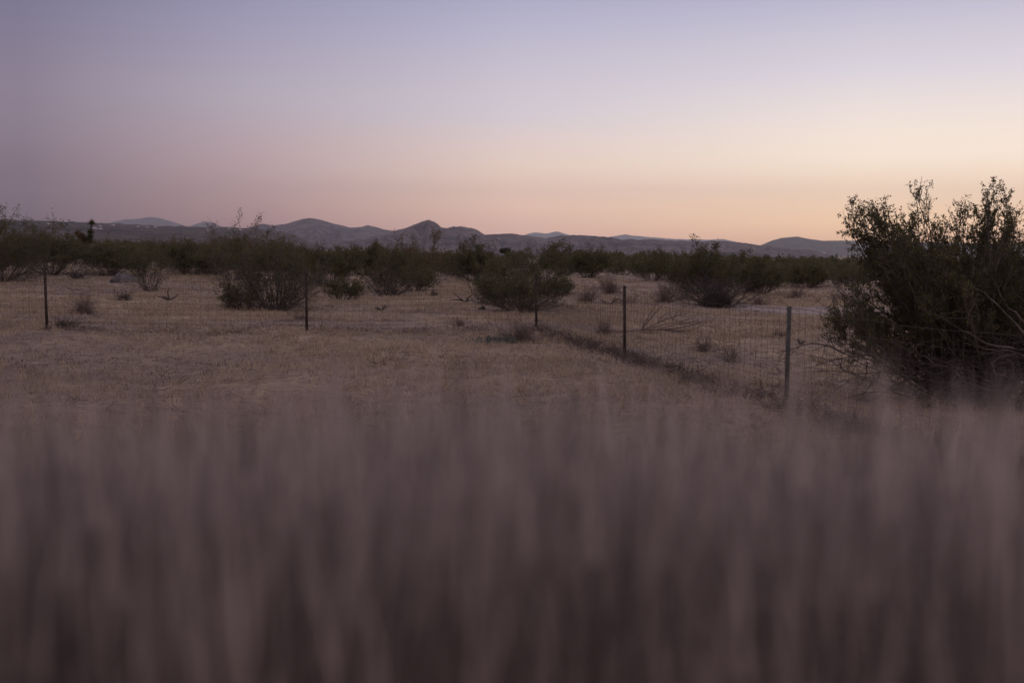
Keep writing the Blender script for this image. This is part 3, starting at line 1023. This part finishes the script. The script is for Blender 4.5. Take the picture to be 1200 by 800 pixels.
def span(a, b, ha, hb, seed, toph):
    r = np.random.default_rng(seed)
    a, b = np.array(a[:2]), np.array(b[:2])
    ln_ = np.linalg.norm(b - a)
    dr = (b - a) / ln_
    nrm = np.array([-dr[1], dr[0]])
    if nrm[1] < 0:
        nrm = -nrm
    nseg = max(8, int(ln_ / 0.15))
    s = np.linspace(0, 1, nseg + 1)
    G = a[None] + (b - a)[None] * s[:, None] + nrm[None] * 0.05
    mb = MB()
    pts = []
    for i, wh in enumerate(WH):
        hz = wh * toph
        sag = -0.035 * (wh ** 3) * np.sin(pi * s) + 0.014 * fbm(s * ln_ * 0.9 + i * 7, s * 0, seed + i, 3) * (0.4 + wh)
        gz = zt(G[:, 0], G[:, 1])
        gzl = np.linspace(gz[0], gz[-1], len(gz)) * 0.6 + gz * 0.4
        off = 0.02 * vnoise(s * ln_ * 0.7, s * 0 + i, seed + 50) * np.sin(pi * s)
        sh = 0.09 * vnoise(s * ln_ * 0.25, s * 0, seed + 9) * wh ** 2 * np.sin(pi * s)
        P = np.stack([G[:, 0] + nrm[0] * off + dr[0] * sh, G[:, 1] + nrm[1] * off + dr[1] * sh, gzl + hz + sag], -1)
        pts.append(P)
        mb.tubes(P[None], np.full((1, len(s)), 0.0021 if i == len(WH) - 1 else 0.0016), 4)
    A = np.array(pts)                       # (wires, seg, 3)
    V_ = A.transpose(1, 0, 2)[1:-1]
    V_ = V_ + r.normal(size=V_.shape) * 0.006
    mb.tubes(V_, np.full(V_.shape[:2], 0.0014), 4)
    if toph > 0.99:                         # finer net along the lower part
        m_ = int(ln_ / 0.035)
        s2 = np.linspace(0, 1, m_)
        GX = a[None] + (b - a)[None] * s2[:, None] + nrm[None] * 0.058
        gz2 = zt(GX[:, 0], GX[:, 1])
        rows = []
        for j in range(13):
            zz_ = gz2 * 0.7 + np.interp(s2, [0, 1], [gz2[0], gz2[-1]]) * 0.3 + 0.02 + j * 0.048 + 0.024 * ((-1.0) ** (np.arange(m_) + j)) + 0.008 * vnoise(s2 * ln_ * 3, s2 * 0 + j, seed + 90)
            rows.append(np.stack([GX[:, 0], GX[:, 1], zz_], -1))
        mb.tubes(np.array(rows), np.full((13, m_), 0.0009), 3)
    # knots
    K = A[1:, 1:-1].reshape(-1, 3)
    kn = 0.0045
    oct_ = np.array([[1, 0, 0], [0, 1, 0], [-1, 0, 0], [0, -1, 0], [0, 0, 1.3], [0, 0, -1.3]]) * kn
    Vk = (K[:, None] + oct_[None]).reshape(-1, 3)
    tri_ = np.array([[0, 1, 4], [1, 2, 4], [2, 3, 4], [3, 0, 4], [1, 0, 5], [2, 1, 5], [3, 2, 5], [0, 3, 5]])
    fk = (np.arange(len(K)) * 6)[:, None, None] + tri_[None]
    mb.add(Vk, fk.reshape(-1, 3))
    return mb


for i, (x, y, h) in enumerate(fx):
    a_ = fx[max(i - 1, 0)]
    b_ = fx[min(i + 1, len(fx) - 1)]
    rz = math.atan2(b_[1] - a_[1], b_[0] - a_[0])
    green = i == 6
    o = t_post(h, rz, 0.045 if i >= 5 else 0.052).obj('post', M_postg if green else M_post, fence)
    o.location = np.array([x, y, float(zt(np.array([x]), np.array([y]))[0])]) - f0
    o.rotation_euler = (random.uniform(-0.02, 0.02), random.uniform(-0.02, 0.02), rz if i >= 5 else 0.05)
    if i >= 5:
        o.rotation_euler[2] = rz + pi / 2 * 0 + (0.9 if i != 6 else 0.95)
    if green:
        o['label'] = 'grey green studded steel post'
for i in range(len(fx) - 1):
    th_ = 1.0 if i >= 4 else 0.98
    o = span(fx[i], fx[i + 1], fx[i][2], fx[i + 1][2], 500 + i, min(th_, fx[i + 1][2] - 0.03, fx[i][2] - 0.03)).obj('wire_mesh', M_wire, fence)
    o.matrix_parent_inverse = Matrix.Translation(-f0)

# ---------------------------------------------------------------- joshua tree, far trees, poles, houses


def rosette(mb, c, d, n, ln_, r):
    ph = r.uniform(0, 2 * pi, n)
    ti = r.uniform(0.0, 1.9, n)
    loc = np.stack([np.cos(ph) * np.sin(ti), np.sin(ph) * np.sin(ti), np.cos(ti)], -1)
    dv = unit(loc + np.asarray(d) * 0.35)
    s = unit(np.cross(dv, r.normal(size=(n, 3)))) * ln_ * 0.06
    c = np.asarray(c)
    tip = c + dv * ln_ * r.uniform(0.7, 1.1, n)[:, None]
    b = c + dv * ln_ * 0.08
    V_ = np.stack([b - s, b + s, tip], 1).reshape(-1, 3)
    mb.add(V_, np.arange(3 * n).reshape(n, 3))


def joshua_tree(px, base, top, y, label, seed, arms):
    r = np.random.default_rng(seed)
    b = at_depth(px, base, y)
    root = empty('joshua_tree', (b[0], b[1], float(zt(np.array([b[0]]), np.array([b[1]]))[0])))
    tag(root, label, 'joshua tree')
    H = (at_depth(px, top, y)[2]) - root.location[2]
    tr = MB()
    lf, dl = MB(), MB()
    for ax, ah, dead in arms:
        pp = np.array([[0, 0, -0.1], [0.02, 0, H * 0.3], [ax * 0.5, 0.05, H * 0.52], [ax, 0.1, H * ah]])
        u = np.linspace(0, 3, 12)
        cur = np.stack([np.interp(u, np.arange(4), pp[:, c]) for c in range(3)], -1)
        tr.tubes(cur[None], np.linspace(0.10, 0.06, 12)[None], 8)
        for t_ in np.linspace(0.62, 1.0, 5):
            p = cur[int(t_ * 11)]
            rosette(dl if dead else lf, p, (0, 0, 0.6), 150, H * 0.145, r)
    tr.obj('trunk', M_wood, root)
    if lf.n:
        lf.obj('crown', M_yucca, root)
    if dl.n:
        dl.obj('dead_crown', M_yuccad, root)
    return root


joshua_tree(103, 285, 259, 78, 'forked joshua tree rising above the shrubs, one arm dead and brown', 401, [(0.25, 0.92, False), (-0.75, 0.66, True), (-0.45, 0.6, True)])


def far_tree(px, base, top, wpx, y, label, seed, kind):
    r = np.random.default_rng(seed)
    b, tp = at_depth(px, base, y), at_depth(px, top, y)
    H = tp[2] - b[2]
    w = wpx / F * y
    root = empty('desert_tree' if kind == 'round' else 'fan_palm', tuple(b))
    tag(root, label, 'tree' if kind == 'round' else 'palm')
    tr, lf = MB(), MB()
    tr.tubes(np.array([[[0, 0, -3.0], [0.02, 0, H * 0.3], [0.05, 0, H * 0.6]]]) if kind == 'round' else np.array([[[0, 0, -3.0], [0.05, 0, H * 0.45], [0.1, 0, H * 0.85]]]),
             np.array([[0.16, 0.14, 0.1]]) * max(1, y / 350), 7)
    if kind == 'round':
        c = r.normal(size=(60, 3))
        c = unit(c) * r.uniform(0.2, 1, (60, 1)) ** 0.5
        c = c * np.array([w * 0.42, w * 0.42, H * 0.34]) + np.array([0, 0, H * 0.6])
        k = np.repeat(np.arange(60), 26)
        p = c[k] + r.normal(size=(len(k), 3)) * w * 0.06
        lf.leaves(p, np.full(len(p), 0.09 * w))
    else:
        rosette(lf, (0.1, 0, H * 0.8), (0, 0, 0.3), 240, w * 0.55, r)
    tr.obj('trunk', M_wood, root)
    lf.obj('crown', M_tree, root)


far_tree(593, 299, 291, 16, 230, 'small round dark tree beyond the scrub under the rocky hill', 411, 'round')
far_tree(947, 310, 303.5, 13, 420, 'round dark tree by the far poles left of the big shrub', 412, 'round')
far_tree(896, 309, 301.5, 9, 420, 'small pointed tree on the scrub line above the dirt track', 415, 'round')
far_tree(962, 310, 301, 5, 430, 'little fan palm next to the round tree', 413, 'palm')
far_tree(975, 309, 299.5, 5, 430, 'slim fan palm closest to the big shrub', 414, 'palm')


def pole(px, y, label):
    b, tp = at_depth(px, 309, y), at_depth(px, 299, y)
    root = empty('utility_pole', tuple(b))
    tag(root, label, 'utility pole')
    H = tp[2] - b[2]
    m1, m2 = MB(), MB()
    m1.tubes(np.array([[[0, 0, -4.0], [0, 0, H * 0.5], [0, 0, H]]]), np.array([[0.22, 0.2, 0.17]]), 8)
    m2.box((0, -0.18, H * 0.93), (2.2, 0.12, 0.14))
    m1.obj('shaft', M_wood, root)
    m2.obj('crossarm', M_wood, root)


pole(918, 820, 'thin utility pole standing before the rocky ridge, the farther left of two')
pole(931, 800, 'thin utility pole standing before the rocky ridge, the one closer to the round tree')


def make_house(w, d, h):
    root = empty('small_house', (0, 0, 0))
    mb = MB()
    mb.box((0, 0, h / 2 - 3), (w, d, h + 6))
    mb.obj('wall', M_wall, root)
    rf = MB()
    a, b = w / 2 + 0.3, d / 2 + 0.3
    z0, z1 = h + 0.003, h + 1.6
    V_ = np.array([[-a, -b, z0], [a, -b, z0], [a, b, z0], [-a, b, z0], [-a, 0, z1], [a, 0, z1]])
    rf.add(V_, [[3, 2, 1, 0], [0, 1, 5, 4], [2, 3, 4, 5]], )
    rf.add(V_, [[0, 4, 3], [1, 2, 5]])
    rf.obj('roof', M_roof, root)
    return root


h0 = make_house(9.0, 7.0, 3.0)
HS = [('bajada_slope', 61, 263), ('bajada_slope', 113.5, 268), ('bajada_slope', 120.5, 265), ('bajada_slope', 121, 268.6), ('bajada_slope', 136, 264.5), ('bajada_slope', 166, 265.5),
      ('bajada_slope', 185, 266.5), ('bajada_slope', 177, 267), ('bajada_slope', 246, 270.5), ('bajada_slope', 256, 267.5), ('bajada_slope', 270, 269), ('bajada_slope', 284, 270), ('rocky_hill', 650, 294.5), ('rocky_hill', 962, 297)]
for i, (rn, px, py) in enumerate(HS):
    o = h0 if i == 0 else copy_tree(h0)
    c = on_range(rn, px, py)
    o.location = tuple(c)
    o.rotation_euler = (0, 0, random.uniform(-0.5, 0.5))
    s = random.uniform(0.5, 0.85)
    o.scale = (s * random.uniform(0.9, 1.5), s, s)
    if i < 12:
        tag(o, 'tiny pale house on the long dark slope', 'house', 'tiny pale houses scattered on the slope')
    elif i == 12:
        tag(o, 'long pale house roof at the foot of the rocky hill', 'house')
        del_ = o.pop('group', None)
        o.scale = (1.7, 0.9, 0.8)
    else:
        tag(o, 'pale house at the low end of the rocky hill near the palms', 'house')
        del_ = o.pop('group', None)

# ---------------------------------------------------------------- scrub belt
protos = []
for i in range(7):
    st, lf = shrub_parts(600 + i, 1.8, 1.0 + 0.12 * i, nstem=30, nbr=6, ntw=5, nleaf=6, leaf=0.075, bare=0.22, tilt=0.95, sprigs=i % 3, rs=0.016)
    Vv = np.concatenate(lf.v + st.v)
    n0 = sum(len(a) for a in lf.v)
    fcs = list(lf.f) + [f_ + lf.n for f_ in st.f]
    ml = sum(len(f_) for f_ in lf.f)
    ms_ = sum(len(f_) for f_ in st.f)
    protos.append(mesh_np('far_shrub', Vv, fcs, mats=[M_leaf_dry if i == 5 else M_leaf, M_stem], mat_idx=np.concatenate([np.zeros(ml), np.ones(ms_)])))

rb = np.random.default_rng(77)
# lowest row of the belt along the picture (px, base row)
line_x = [-80, 0, 60, 100, 150, 200, 260, 330, 400, 440, 520, 580, 640, 700, 760, 820, 880, 960, 1010, 1300]
line_y = [318, 316, 306, 306, 314, 312, 318, 320, 318, 316, 328, 328, 322, 322, 322, 326, 332, 332, 334, 336]
done = []
tries = 0
while len(done) < 290 and tries < 9000:
    tries += 1
    px = rb.uniform(-60, 1260)
    lo = np.interp(px, line_x, line_y) + 3
    d = math.exp(rb.uniform(math.log(46), math.log(150)))
    x = (px - 600) / F * d
    y = d
    z = float(zt(np.array([x]), np.array([y]))[0])
    by = 298 + (CAM_H - z) / d * F
    if by > lo:
        continue
    sc = rb.uniform(0.62, 1.15) * (1 - 0.42 * float(sstep(60, 190, d)) * float(sstep(720, 300, px))) * (1 - 0.26 * float(sstep(420, 700, px)))
    if any((x - a) ** 2 + (y - b) ** 2 < (0.8 * sc + 0.35) ** 2 for a, b, _ in done):
        continue
    done.append((x, y, sc))
    o = link('far_creosote_shrub', protos[rb.integers(0, 7)])
    o.location = (x, y, z - 0.03)
    o.rotation_euler = (0, 0, rb.uniform(0, 6.28))
    o.scale = (sc * rb.uniform(0.9, 1.25), sc * rb.uniform(0.9, 1.25), sc)
    tag(o, 'dark creosote shrub in the thick scrub belt below the hills', 'shrub', 'creosote shrubs of the scrub belt')

# what lies beyond reads as one mass
mb = MB()
st, lf = shrub_parts(690, 1.5, 1.15, nstem=14, nbr=4, ntw=3, nleaf=4, leaf=0.2, bare=0.1, tilt=1.0)
LV = np.concatenate(lf.v)
LF = np.concatenate(lf.f)
n_far = 1700
aa = rb.uniform(-0.62, 0.62, n_far)
dd = np.exp(rb.uniform(math.log(95), math.log(600), n_far))
for a, d in zip(aa, dd):
    x, y = d * math.sin(a), d * math.cos(a)
    z = float(zt(np.array([x]), np.array([y]))[0])
    s = rb.uniform(0.35, 0.8) * (1.0 + 0.45 * float(sstep(-0.1, 0.15, a)))
    if d < 240 and a < 0.05 and vnoise(x / 30, y / 30, 71) > 0.02:
        continue
    an = rb.uniform(0, 6.28)
    R2 = np.array([[math.cos(an), math.sin(an), 0], [-math.sin(an), math.cos(an), 0], [0, 0, 1]])
    mb.add((LV * np.array([s * 1.2, s * 1.2, s])) @ R2 + np.array([x, y, z]), LF)
o = mb.obj('scrub', M_leaf)
tag(o, 'distant dark scrub reading as one band under the hills', 'scrub', kind='stuff')

# ---------------------------------------------------------------- grass and litter
def blades(mb, x, y, z, h, w, r, lean=0.35, npt=2):
    n = len(x)
    ph = r.uniform(0, 2 * pi, n)
    sx, sy = np.cos(ph) * w / 2, np.sin(ph) * w / 2
    le = lean * h
    lx, ly = r.normal(size=n) * le, r.normal(size=n) * le
    b = np.stack([x, y, z], -1)
    s = np.stack([sx, sy, 0 * sx], -1)
    m_ = b + np.stack([lx * 0.35, ly * 0.35, h * 0.6], -1)
    t_ = b + np.stack([lx, ly, h], -1)
    V_ = np.stack([b - s, b + s, m_ + s * 0.7, m_ - s * 0.7, t_], 1).reshape(-1, 3)
    k = np.arange(n)[:, None] * 5
    mb.add(V_, k + np.array([[0, 1, 2, 3]]), k + np.array([[3, 2, 4]]))


rg = np.random.default_rng(21)
mb = MB()
nt_ = 52000
d = np.sqrt(rg.uniform(6.0 ** 2, 62.0 ** 2, nt_ * 2))
a = rg.uniform(-0.5, 0.5, nt_ * 2)
# more tufts nearer, thinning out with distance
keep = rg.uniform(size=len(d)) < np.clip(24.0 / d, 0.15, 1)
x, y = d[keep] * np.sin(a[keep]), d[keep] * np.cos(a[keep])
pat = fbm(x / 2.3, y / 2.0, 31, 4)
kk = rg.uniform(size=len(x)) < np.clip(0.45 + 1.7 * pat, 0.05, 1)
x, y, pat = x[kk], y[kk], pat[kk]
nb_ = 9
k = np.repeat(np.arange(len(x)), nb_)
sp_ = 0.05 + 0.05 * rg.uniform(size=len(x))
bx = x[k] + rg.normal(size=len(k)) * sp_[k]
by_ = y[k] + rg.normal(size=len(k)) * sp_[k]
hh = (0.035 + 0.11 * rg.uniform(size=len(x)) ** 1.6)[k] * rg.uniform(0.5, 1.2, len(k))
dist = np.hypot(bx, by_)
blades(mb, bx, by_, zt(bx, by_) - 0.004, hh, np.clip(0.0035 + 0.00028 * dist, 0.005, 0.02), rg, 0.55)
nt2 = 2600
d = np.exp(rg.uniform(math.log(7), math.log(60), nt2))
a = rg.uniform(-0.5, 0.5, nt2)
x, y = d * np.sin(a), d * np.cos(a)
kk = vnoise(x / 3.1, y / 2.4, 131) + rg.normal(size=nt2) * 0.15 > 0.0
x, y, d = x[kk], y[kk], d[kk]
k = np.repeat(np.arange(len(x)), 26)
sp_ = rg.uniform(0.03, 0.09, len(x))
bx = x[k] + rg.normal(size=len(k)) * sp_[k]
by_ = y[k] + rg.normal(size=len(k)) * sp_[k]
hh = (0.07 + 0.13 * rg.uniform(size=len(x)) ** 2)[k] * rg.uniform(0.5, 1.1, len(k))
blades(mb, bx, by_, zt(bx, by_) - 0.004, hh, 0.004 + 0.00025 * np.hypot(bx, by_), rg, 0.6)
o = mb.obj('dry_grass', M_strw)
tag(o, 'short dry straw grass scattered over the sand', 'grass', kind='stuff')

# dark twig litter blown against the foot of the fence
mb = MB()
LP = []
def litter(p0, p1, n, wid, side, r, thr=0.02):
    t_ = r.uniform(0, 1, n)
    p0, p1 = np.array(p0), np.array(p1)
    dv = (p1 - p0) / np.linalg.norm(p1 - p0)
    nv_ = np.array([dv[1], -dv[0]])
    if nv_[1] > 0:
        nv_ = -nv_
    clump = vnoise(t_ * np.linalg.norm(p1 - p0) / 0.55, t_ * 0, 88) + vnoise(t_ * np.linalg.norm(p1 - p0) / 1.7, t_ * 0, 89)
    t_ = t_[clump + r.normal(size=n) * 0.12 > thr]
    o_ = np.abs(r.normal(size=len(t_))) * wid
    c = p0[None] + (p1 - p0)[None] * t_[:, None] + nv_[None] * (side + o_ - wid * 0.4)[:, None]
    return c


rl = np.random.default_rng(33)
cs = [litter(fx[1][:2], fx[2][:2], 260, 0.3, 0.1, rl), litter(fx[2][:2], fx[3][:2], 750, 0.4, 0.1, rl), litter(fx[3][:2], fx[4][:2], 900, 0.5, 0.1, rl),
      litter(fx[4][:2], fx[5][:2], 1700, 0.17, 0.0, rl, -0.6), litter(fx[5][:2], fx[6][:2], 1700, 0.17, 0.0, rl, -0.6), litter(fx[6][:2], fx[7][:2], 2300, 0.2, 0.0, rl, -0.6)]
c = np.concatenate(cs)
zz = zt(c[:, 0], c[:, 1])
b = np.stack([c[:, 0], c[:, 1], zz + np.abs(rl.normal(size=len(c))) * 0.015], -1)
dv = rl.normal(size=b.shape)
dv[:, 2] = np.abs(dv[:, 2]) * 0.18
Pl = grow(b, dv, rl.uniform(0.06, 0.22, len(b)), 4, (0, 0, 0), 0.3, rl)
mb.tubes(Pl, np.full((len(b), 4), 0.0036), 3)
o = mb.obj('twig_litter', M_litter)
tag(o, 'dark twig litter blown along the foot of the wire fence', 'litter', kind='stuff')

# ---------------------------------------------------------------- tall dry grass close to the camera
rf_ = np.random.default_rng(55)
mb = MB()
n_c = 1700
d = rf_.uniform(0.48, 1.35, n_c)
a = rf_.uniform(-0.85, 0.85, n_c)
# the stand goes on to both sides
n_e = 1500
d = np.concatenate([d, np.sqrt(rf_.uniform(0.5 ** 2, 2.4 ** 2, n_e))])
a = np.concatenate([a, rf_.uniform(0.8, 1.75, n_e) * rf_.choice([-1, 1], n_e)])
n_c += n_e
x, y = d * np.sin(a), d * np.cos(a)
z0 = zt(x, y)
# height of each tuft, so that the stand ends a little below eye level, thinning out upwards
row = 125 + 95 * np.abs(rf_.normal(size=n_c)) + 90 * fbm(a * 9.0, d * 2.0, 91, 3)
nb_ = 11
k = np.repeat(np.arange(n_c), nb_)
bx = x[k] + rf_.normal(size=len(k)) * 0.035
by_ = y[k] + rf_.normal(size=len(k)) * 0.035
hh = CAM_H - np.hypot(bx, by_) * np.maximum(row[k] + 45 * np.abs(rf_.normal(size=len(k))), 108 + 160 * rf_.uniform(size=len(k))) / F
gz = zt(bx, by_) - 0.01
blades(mb, bx, by_, gz, hh, rf_.uniform(0.001, 0.0024, len(k)), rf_, 0.05)
# short flag leaves and seed husks along the upper stalks
k2 = np.repeat(np.arange(len(k)), 9)
ln2 = rf_.uniform(0.04, 0.14, len(k2))
lx_ = bx[k2] + rf_.normal(size=len(k2)) * 0.02
ly_ = by_[k2] + rf_.normal(size=len(k2)) * 0.02
up2 = 58 + 26 * fbm(np.arctan2(lx_, ly_) * 7.0, np.hypot(lx_, ly_) * 2.0, 97, 3) + 470 * rf_.uniform(size=len(k2)) ** 0.36
zz0 = CAM_H - np.hypot(lx_, ly_) * up2 / F - ln2
kk = zz0 < hh[k2] + 0.03
kk &= rf_.uniform(size=len(k2)) < 0.9
blades(mb, lx_[kk], ly_[kk], zz0[kk], ln2[kk], rf_.uniform(0.0012, 0.0032, kk.sum()), rf_, 0.13)
o = mb.obj('tall_grass', M_fgrass)
tag(o, 'tall dry grass close to the camera, out of focus', 'grass', kind='stuff')

# stones and broken twigs over the bare sand
rs_ = np.random.default_rng(66)
mb = MB()
n_s = 5200
d = np.exp(rs_.uniform(math.log(4.5), math.log(45), n_s))
a = rs_.uniform(-0.48, 0.48, n_s)
x, y = d * np.sin(a), d * np.cos(a)
sz = 0.008 + 0.03 * rs_.uniform(size=n_s) ** 3 + 0.0004 * d
oc = np.array([[1, 0, 0], [0, 1, 0], [-1, 0, 0], [0, -1, 0], [0.7, 0.7, 0.1], [-0.7, 0.7, 0.05], [-0.7, -0.7, 0.1], [0.7, -0.7, 0], [0.1, 0, 0.8]])
V_ = oc[None] * sz[:, None, None] * rs_.uniform(0.6, 1.3, (n_s, 9, 3)) + np.stack([x, y, zt(x, y)], -1)[:, None]
ring = [0, 4, 1, 5, 2, 6, 3, 7]
tri_ = np.array([[ring[i], ring[(i + 1) % 8], 8] for i in range(8)])
mb.add(V_.reshape(-1, 3), ((np.arange(n_s) * 9)[:, None, None] + tri_[None]).reshape(-1, 3))
o = mb.obj('pebbles', M_stone)
tag(o, 'small stones lying on the sand', 'stones', kind='stuff')
mb = MB()
n_s = 15000
d = np.exp(rs_.uniform(math.log(5.0), math.log(60), n_s))
a = rs_.uniform(-0.48, 0.48, n_s)
x, y = d * np.sin(a), d * np.cos(a)
kk = vnoise(x / 1.5, y / 1.1, 93) + 0.6 * vnoise(x / 0.5, y / 0.4, 94) + rs_.normal(size=n_s) * 0.08 > 0.2
x, y, d = x[kk], y[kk], d[kk]
b = np.stack([x, y, zt(x, y) + 0.012], -1)
dv = rs_.normal(size=b.shape)
dv[:, 2] = np.abs(dv[:, 2]) * 0.08
Pl = grow(b, dv, rs_.uniform(0.05, 0.2, len(b)), 4, (0, 0, 0), 0.3, rs_)
mb.tubes(Pl, np.repeat((0.0018 + 0.00018 * d)[:, None], 4, 1), 3)
nt3 = 2600
d = np.exp(rs_.uniform(math.log(7), math.log(55), nt3))
a = rs_.uniform(-0.5, 0.5, nt3)
x, y = d * np.sin(a), d * np.cos(a)
kk = vnoise(x / 2.4, y / 1.3, 151) + 0.5 * vnoise(x / 0.9, y / 0.6, 152) + rs_.normal(size=nt3) * 0.1 > 0.08
x, y = x[kk], y[kk]
k = np.repeat(np.arange(len(x)), 22)
sx_ = rs_.uniform(0.05, 0.16, len(x))
bx = x[k] + rs_.normal(size=len(k)) * sx_[k] * 1.6
by_ = y[k] + rs_.normal(size=len(k)) * sx_[k]
blades(mb, bx, by_, zt(bx, by_) - 0.003, rs_.uniform(0.015, 0.07, len(k)), 0.004 + 0.0003 * np.hypot(bx, by_), rs_, 0.9)
o = mb.obj('twigs', M_litter)
tag(o, 'broken dry twigs strewn over the sand', 'twigs', kind='stuff')
